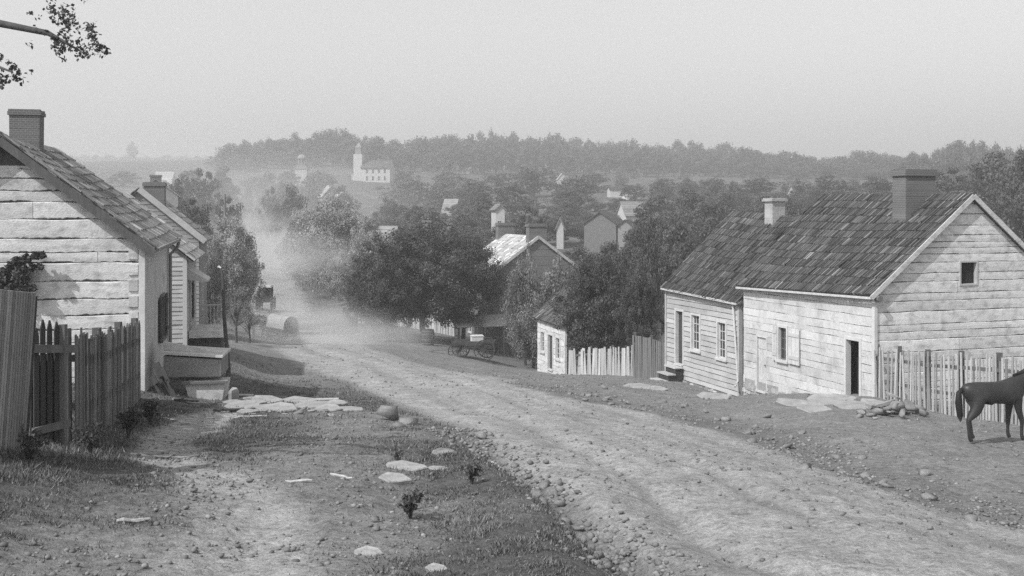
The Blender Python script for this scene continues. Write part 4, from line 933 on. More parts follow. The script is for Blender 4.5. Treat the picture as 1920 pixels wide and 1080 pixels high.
# garden gate with pointed pickets, dark
def gate():
    o = empty('garden_gate', (0, 0, 0), 0, 'dark garden gate with pointed pickets and a heavy crossrail at the left fence', 'gate')
    g0 = at(62, 838, 14.2); g1 = at(140, 838, 14.9); z = h1(g1.x, g1.y); o.location = (g0.x, g0.y, z)
    u = Vector((g1.x-g0.x, g1.y-g0.y, 0)); L = u.length; u.normalize(); n = Vector((u.y, -u.x, 0))
    m = MB()
    for k, (a, h) in enumerate(((.00, 1.72), (.115, 1.82), (.235, 1.80), (.36, 1.77))):
        p = u*a; w = .085; t = random.uniform(.8, 1.1)
        m.hexa([p+Vector((0, 0, -.3)), p+u*w+Vector((0, 0, -.3)), p+u*w+n*.02+Vector((0, 0, -.3)), p+n*.02+Vector((0, 0, -.3)), p+Vector((0, 0, h-.12)), p+u*w+Vector((0, 0, h-.12)), p+u*w+n*.02+Vector((0, 0, h-.12)), p+n*.02+Vector((0, 0, h-.12))], t)
        m.hexa([p+Vector((0, 0, h-.119)), p+u*w+Vector((0, 0, h-.119)), p+u*w+n*.02+Vector((0, 0, h-.119)), p+n*.02+Vector((0, 0, h-.119)), p+u*(w*.42)+Vector((0, 0, h)), p+u*(w*.58)+Vector((0, 0, h)), p+u*(w*.58)+n*.02+Vector((0, 0, h)), p+u*(w*.42)+n*.02+Vector((0, 0, h))], t)
    m.build('pickets', M['wooddark'], o)
    b = MB(); k = 0.0  # added dark boards stand in for the shade in the gate opening
    while k < .52:
        b.hexa([u*k+n*-.03+Vector((0, 0, -.3)), u*(k+.10)+n*-.03+Vector((0, 0, -.3)), u*(k+.10)+n*-.05+Vector((0, 0, -.3)), u*k+n*-.05+Vector((0, 0, -.3)), u*k+n*-.03+Vector((0, 0, 1.34)), u*(k+.10)+n*-.03+Vector((0, 0, 1.34)), u*(k+.10)+n*-.05+Vector((0, 0, 1.34)), u*k+n*-.05+Vector((0, 0, 1.34))], random.uniform(.5, .9)); k += .11
    b.build('boards', M['wooddark'], o)
    r = MB(); r.bar(-u*.1+n*.05+Vector((0, 0, 1.46)), u*.72+n*.05+Vector((0, 0, 1.36)), .05, .11) ; r.build('crossrail', M['wood'], o); r = MB(); r.bar(-u*.05+n*.05+Vector((0, 0, .35)), u*.6+n*.05+Vector((0, 0, .35)), .05, .10); r.build('crossrail', M['wood'], o)
    p = MB(); q = u*.50+n*.02; p.box(q.x-.05, q.x+.05, q.y-.05, q.y+.05, -.4, 1.72); p.build('post', M['wood'], o)
gate()
# leaning fence panel at the left edge
def panel():
    o = empty('fence_panel', (0, 0, 0), 0, 'leaning panel of narrow upright slats at the left edge before the gate', 'fence panel')
    a = at(-40, 800, 12.2); b = at(40, 800, 12.9); z = h1(b.x, b.y); o.location = (a.x, a.y, z)
    u = Vector((b.x-a.x, b.y-a.y, 0)).normalized(); n = Vector((u.y, -u.x, 0)); m = MB(); k = -1.2
    L = (Vector((b.x-a.x, b.y-a.y, 0))).length
    while k < L:
        h = 2.0+.0*k-.10*(k/L); w = .036; le = u*.24-n*.0
        m.hexa([u*k+Vector((0, 0, -.3)), u*(k+w)+Vector((0, 0, -.3)), u*(k+w)+n*.02+Vector((0, 0, -.3)), u*k+n*.02+Vector((0, 0, -.3)), u*k+le+Vector((0, 0, h)), u*(k+w)+le+Vector((0, 0, h)), u*(k+w)+le+n*.02+Vector((0, 0, h)), u*k+le+n*.02+Vector((0, 0, h))], random.uniform(.4, .85)); k += w+.010
    m.build('slats', M['woodpale'], o)
    r = MB()
    for zz in (.4, 1.2): r.bar(-u*1.2-n*.03+u*.24*zz/1.6+Vector((0, 0, zz)), u*L-n*.03+u*.24*zz/1.6+Vector((0, 0, zz)), .05, .09)
    r.build('rail', M['wooddark'], o)
    e = MB(); e.hexa([u*L+Vector((0, 0, -.3)), u*(L+.09)+Vector((0, 0, -.3)), u*(L+.09)-n*.12+Vector((0, 0, -.3)), u*L-n*.12+Vector((0, 0, -.3)), u*(L+.22)+Vector((0, 0, 1.86)), u*(L+.30)+Vector((0, 0, 1.86)), u*(L+.30)-n*.12+Vector((0, 0, 1.5)), u*(L+.22)-n*.12+Vector((0, 0, 1.5))]); e.build('post', M['wooddark'], o)
panel()
# whitewashed fence behind the shade trees
paling('yard_fence', 'sunlit whitewashed yard fence seen beneath the shade trees', [at(672, 612, 92)[:2], at(720, 618, 90)[:2], at(770, 622, 88)[:2], at(815, 626, 86)[:2], at(850, 630, 85)[:2]], [1.3]*5, 9, matn='white', wid=.2, gap=.03, hj=.03)
# hillside fences
paling('orchard_fence', 'rail fence of rough boards below the brown barn', [at(1095, 455, 135)[:2], at(1130, 455, 135)[:2], at(1165, 455, 135)[:2]], [1.2, 1.2, 1.2], 12, wid=.18, gap=.1)
# ---------------------------------------------------------------- trees
def leaf_quads(rg, C, rad, n, size, flat=.6):
    """n leaf faces gathered round each centre in C"""
    k = len(C); idx = rg.integers(0, k, n); d = rg.normal(size=(n, 3)); d /= np.linalg.norm(d, axis=1)[:, None]
    rr = rg.random(n)**.45; p = C[idx]+d*(rad[idx]*rr)[:, None]*np.array([1, 1, flat])
    nr = d*.6+rg.normal(size=(n, 3))*.6+np.array([0, 0, .5]); nr /= np.linalg.norm(nr, axis=1)[:, None]
    a = np.cross(nr, rg.normal(size=(n, 3))); a /= np.linalg.norm(a, axis=1)[:, None]; b = np.cross(nr, a)
    s = size*rg.uniform(.55, 1.3, n)[:, None]; w = s*rg.uniform(.45, .8, (n, 1))
    V = np.stack([p-a*s, p-b*w*.9, p+a*s, p+b*w], 1).reshape(-1, 3)
    return V, np.arange(4*n).reshape(-1, 4), idx
def tree_meshes(name, seed, n_cl, n_leaf, leaf, trunk_h=.2, crown=(.5, .5), cl_r=(.10, .2), leafm='leaf', lean=0, limbs=7, open_=.0, squash=.65, top=1.0, lobe=1.0):
    """unit tree: height 10, crown width 10*2*crown[0]"""
    rg = np.random.default_rng(seed); H_ = 10.0; rx = crown[0]*H_; z0 = trunk_h*H_; zc = z0+(H_-z0)*.48; rz = (H_-z0)*.54
    C = []; 
    while len(C) < n_cl:
        d = rg.normal(size=3); d /= np.linalg.norm(d); r = rg.random()**(.35)
        ang = math.atan2(d[1], d[0]); lob = 1+lobe*(.22*math.sin(3*ang+seed)+.16*math.sin(5*ang+2.1*seed)+.12*math.sin(7*d[2]+seed))
        p = np.array([d[0]*rx*r*lob, d[1]*rx*r*lob, zc+d[2]*rz*r*(1+.10*math.sin(4*ang+seed*.7))])
        w = 1-.28*max(0, (p[2]-zc)/rz)**1.5; p[0] *= w; p[1] *= w
        if p[2] < z0*.8: continue
        C.append(p)
    C = np.array(C); rad = rg.uniform(cl_r[0], cl_r[1], n_cl)*H_
    tone = rg.uniform(.6, 1.45, n_cl)
    V, Fq, idx = leaf_quads(rg, C, rad, n_leaf, leaf, squash)
    crown_me = npmesh(name+'_crown', V, Fq, tone[idx]*rg.uniform(.75, 1.25, n_leaf), M[leafm])
    mb = MB(); rr = random.Random(seed); b = Vector((0, 0, -.6)); t = Vector((rr.uniform(-.3, .3), rr.uniform(-.3, .3), z0+1.2))
    mb.tube([b, Vector((0, 0, .3)), b.lerp(t, .5)+Vector((rr.uniform(-.15, .15), rr.uniform(-.15, .15), 0)), t, Vector((t.x*1.3, t.y*1.2, zc+rz*.5))], [.42, .28, .24, .2, .05], 8)
    for i in range(limbs):
        c = Vector(C[rr.randrange(n_cl)]); s = b.lerp(t, rr.uniform(.65, 1.0)); m = s.lerp(c, .5)+Vector((rr.uniform(-.4, .4), rr.uniform(-.4, .4), rr.uniform(0, .5)))
        mb.tube([s, m, c], [.13, .08, .025], 6)
    return crown_me, mb.mesh(name+'_trunk', M['bark'], True)
TV = {}
for i in range(3): TV['big%d' % i] = tree_meshes('shade_tree', 31+i, 240, 46000, .10, trunk_h=.19, crown=(.52, .52), cl_r=(.05, .105), leafm='leafdark', lobe=.28, squash=.8)
for i in range(3): TV['mid%d' % i] = tree_meshes('town_tree', 41+i, 110, 11000, .20, trunk_h=.14, crown=(.5, .5), cl_r=(.07, .15), lobe=.7)
for i in range(3): TV['lite%d' % i] = tree_meshes('hazy_tree', 45+i, 170, 24000, .13, trunk_h=.10, crown=(.5, .5), cl_r=(.055, .115), leafm='leafhazy', lobe=.45, squash=.85)
for i in range(2): TV['soft%d' % i] = tree_meshes('willowy_tree', 51+i, 110, 14000, .15, trunk_h=.12, crown=(.42, .42), cl_r=(.07, .13), leafm='leaflight', squash=1.2)
for i in range(4): TV['far%d' % i] = tree_meshes('ridge_tree', 61+i, 46, 2200, .38, trunk_h=.16, crown=(.40, .40), cl_r=(.10, .2))
for i in range(2): TV['sap%d' % i] = tree_meshes('sapling', 71+i, 60, 2600, .13, trunk_h=.3, crown=(.36, .36), cl_r=(.05, .11), leafm='leaflight', squash=1.0, limbs=12)
for i in range(2): TV['bush%d' % i] = tree_meshes('bush', 81+i, 40, 2600, .34, trunk_h=.02, crown=(.7, .7), cl_r=(.12, .22), limbs=4)
_proto = {}
def tree(kind, px, ytop, d, wpx, label, group=None, name=None, zbase=None, cat='tree', rz=None):
    x = (px-CX)/F*d; z = h1(x, d) if zbase is None else zbase; top = -(ytop-HY)/F*d; h = max(top-z, 1.5)
    cw = {'big': 1.04*1.12, 'mid': 1.12, 'sof': .96, 'lit': 1.1, 'far': .92, 'sap': .82, 'bus': 1.5}[kind[:3]]
    nm = name or {'big': 'shade_tree', 'mid': 'town_tree', 'sof': 'street_tree', 'lit': 'hazy_tree', 'far': 'ridge_tree', 'sap': 'sapling', 'bus': 'bush'}[kind[:3]]
    key = (kind, nm); w = wpx/F*d/(10*cw)
    if key not in _proto:
        o = empty(nm, (0, 0, 0), 0, label, cat, group); link('crown', TV[kind][0], o); link('trunk', TV[kind][1], o); _proto[key] = o
    else:
        o = copy_tree(_proto[key], label)
        if 'group' in o: del o['group']
        if group: o['group'] = group
        o['category'] = cat
    o.location = (x, d, z-.05); o.rotation_euler = (0, 0, random.uniform(0, 6.28) if rz is None else rz); o.scale = (w, w, h/10.0)
    return o
# named trees near the street
tree('big0', 728, 440, 74, 185, 'dark round shade tree at the road edge, leftmost of the row before the brick house')
tree('big1', 795, 420, 77, 250, 'broad dark shade tree, tallest of the row before the brick house')
tree('big2', 868, 434, 79, 180, 'dark shade tree closest to the brick house gable')
tree('big0', 690, 498, 79, 110, 'low spreading shade tree over the whitewashed yard fence', rz=2.0)
tree('big1', 1125, 478, 57.0, 195, 'dense dark tree standing before the log gable of the little white house', rz=1.2)
tree('big0', 1096, 512, 57.8, 85, 'low dark tree leaning on the roof of the little white house', rz=3.0)
tree('big2', 1195, 505, 55, 100, 'small dark tree behind the tall boarded gate', rz=.6)
tree('soft0', 985, 470, 71, 90, 'pale leafed tree against the left half of the brick house gable')
tree('soft1', 1048, 482, 70, 100, 'pale leafed tree before the right half of the brick house gable')
tree('soft0', 1000, 560, 68, 100, 'bushy tree at the foot of the brick house gable', rz=2.2)
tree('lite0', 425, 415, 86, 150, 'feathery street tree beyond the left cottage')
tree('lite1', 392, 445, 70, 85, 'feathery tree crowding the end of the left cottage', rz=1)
tree('lite2', 455, 440, 92, 80, 'hazy street tree whose crown overhangs the approaching buggy', rz=1)
tree('mid2', 390, 520, 75, 90, 'low dark tree in shade behind the front stoop')
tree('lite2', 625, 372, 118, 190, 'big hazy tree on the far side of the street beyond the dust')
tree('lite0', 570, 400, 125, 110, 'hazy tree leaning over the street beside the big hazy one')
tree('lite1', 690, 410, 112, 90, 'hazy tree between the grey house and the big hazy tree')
tree('lite1', 655, 470, 110, 115, 'low hazy tree over the road bend')
tree('sap0', 443, 530, 56, 78, 'thin pale sapling by the street behind the crooked pole')
tree('sap1', 468, 568, 60, 60, 'low pale sapling at the dusty roadside')
tree('mid1', 464, 352, 320, 26, 'small hazy tree standing across the top of the far street')
tree('lite1', 484, 388, 225, 40, 'hazy tree bordering the far street on its right')
tree('lite2', 446, 372, 240, 40, 'hazy tree bordering the far street on its left')
GT = 'trees among the rooftops of the town'; LT = 'leafy tree among the rooftops of the valley town'
town = [(372,318,165,100),(330,345,150,70),(402,338,215,90),(352,322,230,80),(418,322,250,80),(302,340,300,60),(362,372,112,90),(230,322,420,60),(330,395,95,70),(430,370,140,70),
 (505,325,300,60),(535,340,235,80),(512,352,185,60),(545,360,160,90),(585,335,260,80),(640,350,210,70),
 (760,335,330,90),(820,350,280,100),(885,338,300,90),(960,345,260,90),(1000,312,345,90),(1080,332,290,80),(905,368,200,80),(800,395,150,110),(990,388,130,80),(730,378,190,80),(770,385,170,90),
 (1240,366,180,110),(1290,362,170,100),(1330,376,140,110),(1380,360,230,100),(1205,398,120,90),(1262,415,95,110),(1322,430,90,110),(1195,430,100,80),(1062,352,235,90),(1190,345,310,60),(1420,335,300,90),
 (1500,338,290,80),(1560,335,260,100),(1640,335,240,110),(1730,322,200,110),(1790,315,170,150),(1870,300,140,160),(1930,280,115,140),(1150,455,85,100),(1230,470,75,90),(1060,470,105,70),(980,420,140,70),(1215,440,70,60),
 (840,322,400,70),(930,325,380,70),(760,318,420,50),(1110,325,360,70),(1250,335,330,80),(1330,335,330,80),(480,330,400,60),(540,322,400,50),(600,322,390,60),(1440,365,150,100),(1540,372,120,90),(1100,400,200,60),(1020,400,180,70),(870,400,170,80),(1290,455,80,90)]
for k, (px, yt, d, w) in enumerate(town): tree(('mid%d' % (k % 3)) if d < 260 else 'far%d' % (k % 4), px, yt, d, w, LT, GT)
rg = random.Random(9)
for k in range(75):      # more crowns between the roofs
    d = 105*math.exp(rg.random()*math.log(3.4)); px = rg.uniform(700, 1780); x = (px-CX)/F*d; z = h1(x, d); hh = rg.uniform(4.5, 7.5)
    if 1090 < px < 1210 and d < 330: hh = rg.uniform(2.5, 4.0)
    tree('mid%d' % (k % 3), px, HY-(z+hh)/d*F, d, rg.uniform(5.5, 9)/d*F, LT, GT, zbase=z)
for k in range(210):      # scrub and orchard trees on the slopes
    d = 110*math.exp(rg.random()**.7*math.log(4.7)); px = rg.uniform(420 if d > 330 else 540, 1900) if d > 150 else rg.uniform(900, 1500)
    if d > 380 and 640 < px < 770 and d < 470: continue
    x = (px-CX)/F*d; z = h1(x, d); hh = rg.uniform(2.0, 4.5); yt = HY-(z+hh)/d*F
    tree('bush%d' % (k % 2), px, yt, d, rg.uniform(3.5, 7)/d*F, 'rounded bush on the slopes behind the town', 'bushes on the slopes', zbase=z)
# wood on the skyline
sky = [(405,292),(418,275),(440,266),(480,262),(560,256),(625,244),(680,256),(720,264),(800,260),(905,250),(955,256),(1060,256),(1130,266),(1250,268),(1400,276),(1440,292),(1480,286),(1560,290),(1700,286),(1755,284),(1800,262),(1860,276),(1960,276)]
k = 0
for row, (dd, dy) in enumerate(((640, 2), (600, 3), (565, 8), (545, 22))):
    px = 405+row*4
    while px < 1960:
        yt = np.interp(px, [s[0] for s in sky], [s[1] for s in sky])+dy+rg.uniform(-9, 9)
        d = (dd-(100 if px > 1700 else 0)-max(0, px-1300)*.12)*rg.uniform(.98, 1.02); w = rg.uniform(26, 52)
        tree('far%d' % (k % 4), px, yt, d, w, 'tall tree of the wood along the far skyline', 'trees of the skyline wood'); k += 1
        px += w*rg.uniform(.5, .8)
for i in range(26):
    px = 120+i*12+rg.uniform(-4, 4); tree('far%d' % (i % 4), px, 293+rg.uniform(-4, 3), 1450*rg.uniform(.95, 1.05), rg.uniform(20, 36), 'faint distant tree on the hazy left horizon', 'trees on the hazy left horizon')
tree('far2', 248, 267, 1250, 22, 'lone taller tree standing above the hazy left horizon')
# overhanging branch at the upper left
def branch():
    o = empty('roadside_tree', (-8.6, 13.2, h1(-8.6, 13.2)), 0, 'tree at the upper left edge whose leafy branch hangs over the sky', 'tree'); z = Vector(o.location)
    m = MB(); m.tube([(0, 0, -.5), (.05, 0, 2), (.1, .1, 5.2), (.0, .1, 8)], [.28, .22, .17, .08], 9)
    e1 = at(90, 62, 12.6)-z; e2 = at(150, 95, 12.6)-z; e3 = at(22, 135, 12.4)-z; s = Vector((.1, .1, 4.9))
    m.tube([s, s.lerp(e1, .5)+Vector((0, 0, .35)), e1, e2], [.09, .06, .035, .01], 6); m.tube([(.1, 0, 4.3), e3+Vector((-.5, 0, .2)), e3], [.07, .04, .01], 6); m.build('trunk', M['bark'], o, True)
    rg = np.random.default_rng(90); C = []; rad = []
    for px, py, r in ((105, 45, .20), (95, 70, .17), (125, 55, .15), (150, 48, .10), (140, 88, .14), (118, 92, .10), (155, 95, .09), (100, 25, .12), (128, 30, .12), (165, 60, .08), (15, 125, .10), (28, 140, .07), (8, 150, .06), (190, 90, .06)):
        c0 = at(px, py, 12.5)-z
        for q in range(9): C.append([c0.x+rg.normal()*r*.7, c0.y+rg.normal()*r*.8, c0.z+rg.normal()*r*.6]); rad.append(rg.uniform(.025, .075))
    nv = len(C); C = np.array(C); V1, F1, _ = leaf_quads(rg, C, np.array(rad), nv*9, .026, 1.0)
    C2 = np.array([[rg.normal()*1.0-1.4, rg.normal()*1.0, 6.6+rg.normal()*.8] for _ in range(40)]); V2, F2, _ = leaf_quads(rg, C2, np.full(40, .5), 3000, .05, .9)
    V = np.concatenate([V1, V2]); Fq = np.concatenate([F1, F2+len(V1)])
    link('crown', npmesh('overhang_crown', V, Fq, rg.uniform(.6, 1.5, len(Fq)), M['leaf']), o)
branch()
# creeper on the left log wall
def creeper():
    a = at(35, 515, 26.1); o = empty('climbing_vine', (a.x, a.y, h1(a.x, a.y)), 0, 'dark broad leaved vine climbing the gable of the left log house', 'vine'); z = Vector(o.location); rg = np.random.default_rng(91); C = []; rad = []
    for px, py, r in ((30, 490, .16), (50, 485, .16), (68, 480, .12), (40, 505, .2), (60, 500, .14), (20, 500, .12), (35, 525, .2), (45, 537, .15), (15, 540, .2), (60, 540, .1), (0, 560, .3), (20, 570, .25), (5, 510, .2), (10, 525, .22), (25, 545, .2), (-10, 540, .3), (75, 500, .08), (80, 478, .06), (45, 520, .16)):
        C.append(list(at(px, py, 26.15)-z)); rad.append(r)
    V, Fq, idx = leaf_quads(rg, np.array(C), np.array(rad)*.85, 1500, .075, .9); link('leaves', npmesh('vine_leaves', V, Fq, rg.uniform(.5, 1.3, len(Fq)), M['leafdark']), o)
    m = MB(); m.tube([(-.3, .1, -.3), (-.35, .1, 1), list(at(12, 540, 26.2)-z), list(at(50, 490, 26.2)-z)], [.04, .035, .025, .01], 6); m.build('stem', M['bark'], o)
creeper()
def weed(px, py, h, n, label, leaf=.03, spread=.5, m='leafdark', name='weed'):
    g = ground(px, py); o = empty(name, g, random.random()*6, label, 'weed'); rg = np.random.default_rng(int(px*7+py)); C = []; mb = MB()
    for i in range(n):
        a = rg.random()*6.28; t = np.array([math.cos(a)*h*spread*rg.random(), math.sin(a)*h*spread*rg.random(), h*rg.uniform(.5, 1)]); mb.tube([(0, 0, -.03), t*np.array([.4, .4, .6]), t], [.008, .006, .003], 4)
        for f in (.55, .75, .9, 1.0): C.append(t*f+rg.normal(size=3)*h*.05)
    V, Fq, idx = leaf_quads(rg, np.array(C), np.full(len(C), h*.14), n*26, leaf, .8); link('leaves', npmesh('weed_leaves', V, Fq, rg.uniform(.5, 1.4, len(Fq)), M[m]), o); mb.build('stem', M['bark'], o)
weed(770, 975, .32, 12, 'dark leafy weed standing alone in the worn turf', .028)
weed(745, 880, .30, 9, 'wispy weed beside the long flat stone', .018, m='grass')
weed(885, 930, .30, 12, 'dark weed on the crest of the ditch bank', .022)
weed(240, 815, .5, 14, 'tall weed against the foot of the left board fence', .04)
weed(280, 790, .5, 14, 'bushy weed at the log house end of the board fence', .04)
weed(170, 860, .45, 14, 'weed before the near end of the board fence', .03)
weed(60, 880, .4, 14, 'rank weed below the leaning slat panel', .03)
# ---------------------------------------------------------------- animals, wagons, people
def skin(name, nodes, edges, material, parent, sub=2, root=0, noisy=0):
    """one continuous body grown round a jointed skeleton: nodes (x,y,z,rx,ry)"""
    me = bpy.data.meshes.new(name); me.from_pydata([n[:3] for n in nodes], edges, []); o = bpy.data.objects.new(name, me); COL.objects.link(o)
    sk = o.modifiers.new('skin', 'SKIN'); sk.use_smooth_shade = True; sk.branch_smoothing = .4
    ss = o.modifiers.new('sub', 'SUBSURF'); ss.levels = sub; ss.render_levels = sub
    for i, n in enumerate(nodes):
        v = me.skin_vertices[0].data[i]; v.radius = (n[3], n[4] if len(n) > 4 else n[3]); v.use_root = (i == root)
    dg = bpy.context.evaluated_depsgraph_get(); ev = o.evaluated_get(dg); nm = bpy.data.meshes.new_from_object(ev, depsgraph=dg); nm.name = name
    bpy.data.objects.remove(o); bpy.data.meshes.remove(me)
    a = nm.attributes.new('tone', 'FLOAT', 'FACE'); a.data.foreach_set('value', np.ones(len(nm.polygons), dtype=np.float32))
    nm.materials.clear(); nm.materials.append(material); nm.polygons.foreach_set('use_smooth', [True]*len(nm.polygons))
    o = bpy.data.objects.new(name, nm); COL.objects.link(o); o.parent = parent; return o
def horse(loc, rz, label, matn='horse', scale=1.0, step=0.0, head=0.0, harness=False):
    o = empty('horse', loc, rz, label, 'horse'); o.scale = (scale,)*3
    N_ = [(-.52, 0, 1.19, .29, .30), (-.2, 0, 1.15, .27, .30), (.12, 0, 1.11, .30, .34), (.38, 0, 1.14, .27, .35), (.58, 0, 1.36, .16, .25), (.84, 0, 1.60+head, .105, .165), (1.02, 0, 1.80+head*1.5, .09, .125),
          (1.16, 0, 1.76+head*1.5, .09, .115), (1.32, 0, 1.56+head*1.4, .068, .085), (1.44, 0, 1.41+head*1.3, .06, .065), (-.76, 0, 1.20, .20, .24), (-.88, 0, 1.16, .10, .14)]
    E = [(0, 1), (1, 2), (2, 3), (3, 4), (4, 5), (5, 6), (6, 7), (7, 8), (8, 9), (0, 10), (10, 11)]
    for sg in (-1, 1):
        b = len(N_); y = sg*.15; s = step*sg
        N_ += [(-.58, y, .96, .22, .16), (-.50+s, y*1.1, .76, .15, .12), (-.72+s, y*1.05, .52, .058, .052), (-.68+s*1.2, y*1.05, .28, .040, .038), (-.67+s*1.2, y*1.05, .13, .045, .045), (-.61+s*1.2, y*1.05, .02, .058, .055)]
        E += [(0, b), (b, b+1), (b+1, b+2), (b+2, b+3), (b+3, b+4), (b+4, b+5)]
        f = len(N_); s = -s*.8
        N_ += [(.45, y, .98, .14, .13), (.43+s*.3, y, .76, .092, .085), (.47+s, y, .47, .058, .055), (.46+s, y, .27, .038, .037), (.46+s, y, .13, .043, .043), (.51+s, y, .02, .056, .054)]
        E += [(3, f), (f, f+1), (f+1, f+2), (f+2, f+3), (f+3, f+4), (f+4, f+5)]
        e = len(N_); N_ += [(1.03, sg*.055, 1.95+head*1.5, .028, .02), (1.04, sg*.065, 2.03+head*1.5, .008, .008)]; E += [(6, e), (e, e+1)]
    skin('body', N_, E, M[matn], o)
    t = MB(); t.tube([(-.86, 0, 1.26), (-.96, 0, 1.14), (-.96, .01, .9), (-.92, .02, .6), (-.90, .03, .46)], [.03, .065, .085, .07, .015], 8); t.build('tail', M['hair'], o, True)
    m = MB(); m.tube([(.42, 0, 1.52), (.66, 0, 1.66+head*.6), (.86, 0, 1.84+head*1.2), (1.0, 0, 1.96+head*1.5), (1.12, 0, 1.88+head*1.5)], [.03, .05, .05, .045, .02], 8); m.build('mane', M['hair'], o, True)
    if harness:
        c = MB(); c.tube([(.52+.1*math.cos(a), .24*math.sin(a), 1.22+.38*math.cos(a)) for a in [i*math.pi/6 for i in range(13)]], .045, 6); c.build('collar', M['cloth'], o, True)
    return o
def person(loc, rz, label, seated=True, shirt='cloth', hat=True):
    o = empty('person', loc, rz, label, 'person')
    # facing +x, seated: hips at z=0
    N_ = [(0, 0, .05, .15, .17), (.02, 0, .28, .13, .16), (.0, 0, .48, .10, .17), (0, 0, .57, .055, .06), (.02, 0, .70, .085, .08), (.03, 0, .80, .07, .07)]
    E = [(0, 1), (1, 2), (2, 3), (3, 4), (4, 5)]
    for sg in (-1, 1):
        b = len(N_); N_ += [(0, sg*.2, .46, .06), (.06, sg*.25, .22, .048), (.30, sg*.14, .16, .036), (.38, sg*.10, .17, .035)]; E += [(2, b), (b, b+1), (b+1, b+2), (b+2, b+3)]
        l = len(N_)
        if seated: N_ += [(.12, sg*.11, .03, .09), (.46, sg*.12, .04, .065), (.48, sg*.12, -.36, .05), (.60, sg*.12, -.40, .045)]
        else: N_ += [(0, sg*.1, -.1, .09), (.02, sg*.1, -.42, .065), (0, sg*.1, -.82, .045), (.12, sg*.1, -.86, .04)]
        E += [(0, l), (l, l+1), (l+1, l+2), (l+2, l+3)]
    skin('body', N_, E, M[shirt], o, 1)
    h = MB(); h.tube([(.03, 0, .64), (.04, 0, .70), (.03, 0, .79)], [.06, .09, .07], 10); h.build('head', M['skin'], o, True)
    if hat: t = MB(); t.tube([(.02, 0, .79), (.02, 0, .80), (.02, 0, .81), (.02, 0, .90)], [.17, .17, .09, .08], 12); t.build('hat', M['cloth'], o)
    return o
def wheel(parent, c, r, axis_y=True, spokes=12):
    m = MB(); n = 24
    ring = [(c[0]+r*math.cos(2*math.pi*i/n), c[1], c[2]+r*math.sin(2*math.pi*i/n)) for i in range(n+1)]
    m.tube(ring, .035, 6, caps=False)
    for i in range(spokes):
        a = 2*math.pi*i/spokes; m.tube([(c[0], c[1], c[2]), (c[0]+r*math.cos(a), c[1], c[2]+r*math.sin(a))], .018, 5)
    m.tube([(c[0], c[1]-.1, c[2]), (c[0], c[1]+.1, c[2])], .07, 8)
    return m.build('wheel', M['wooddark'], parent)
# brown horse by the right fence
gx, gy, _ = pt(1808, 838); hz = h1(gx, gy)
horse((gx+.78, gy+.12, hz), R(8), 'brown horse standing by the paling fence with its rump to the street', step=.10, scale=.95, head=-.10)
# covered wagon and team
wp = at(527, 640, 77); wz = h1(wp.x, wp.y)
wg = empty('covered_wagon', (wp.x+.1, wp.y, wz), R(128), 'canvas topped wagon turning across the dusty street behind its team', 'wagon')
b = MB(); b.box(-1.5, 1.5, -.6, .6, .75, .85); b.box(-1.5, 1.5, -.64, -.58, .852, 1.25, .9); b.box(-1.5, 1.5, .58, .64, .852, 1.25, .9); b.box(-1.56, -1.5, -.6, .6, .75, 1.25); b.box(1.5, 1.56, -.6, .6, .75, 1.2); b.bar((-1.0, -.7, .55), (-1.0, .7, .55), .1, .1); b.bar((1.0, -.7, .45), (1.0, .7, .45), .1, .1); b.bar((-1, 0, .6), (1.0, 0, .6), .1, .1); b.build('body', M['wooddark'], wg)
c = MB(); n = 12; xs = [-1.65, -1.0, -.3, .4, 1.1, 1.7]
for i in range(5):
    for j in range(n):
        a0, a1 = math.pi*j/n, math.pi*(j+1)/n
        def q(x, a): s = 1+.04*math.sin(x*4)+.10*(abs(x)-.8)**2; return (x, .68*math.cos(a)*1.05, 1.2+1.0*math.sin(a)**.8*s)
        c.face([q(xs[i], a0), q(xs[i+1], a0), q(xs[i+1], a1), q(xs[i], a1)])
c.build('canvas_cover', M['canvas'], wg)
for x, r in ((-1.0, .58), (1.0, .48)):
    for y in (-.78, .78): wheel(wg, (x, y, r), r)
wg.scale = (.85,)*3
p = MB(); p.bar((1.2, 0, .55), (4.3, 0, .75), .09, .09); p.build('tongue', M['wood'], wg)
for k, (px, dd, lab) in enumerate(((484, 78.2, 'dark harnessed horse nearer the camera drawing the covered wagon'), (482, 79.6, 'dark harnessed horse on the far side of the wagon tongue'))):
    a = at(px, 640, dd); horse((a.x, a.y, h1(a.x, a.y)), R(150), lab, harness=True, step=.12*(1-2*k))
# buggy coming up the street
bp = at(491, 585, 98.5); bz = h1(bp.x, bp.y)
bg = empty('buggy', (bp.x, bp.y+1.6, bz), R(-88), 'hooded buggy coming up the street toward the camera', 'buggy')
b = MB(); b.box(-.7, .9, -.5, .5, .75, .95); b.box(-.7, -.1, -.48, .48, .952, 1.15); b.box(-.72, -.6, -.5, .5, 1.152, 1.6); b.hexa([(.9, -.5, .75), (.96, -.5, .75), (.96, .5, .75), (.9, .5, .75), (1.05, -.5, 1.25), (1.1, -.5, 1.25), (1.1, .5, 1.25), (1.05, .5, 1.25)]); b.build('body', M['wooddark'], bg)
t = MB(); t.hexa([(-.8, -.62, 2.15), (.7, -.62, 2.12), (.7, .62, 2.12), (-.8, .62, 2.15), (-.7, -.5, 2.28), (.6, -.5, 2.25), (.6, .5, 2.25), (-.7, .5, 2.28)]); t.build('roof', M['canvas'], bg)
t = MB()
for x in (-.68, .55):
    for y in (-.52, .52): t.bar((x, y, .95), (x, y, 2.13), .05, .05)
t.box(-.74, -.70, -.55, .55, 1.6, 2.14); t.build('hood_frame', M['cloth'], bg)
for x, r in ((-.6, .6), (.75, .52)):
    for y in (-.68, .68): wheel(bg, (x, y, r), r)
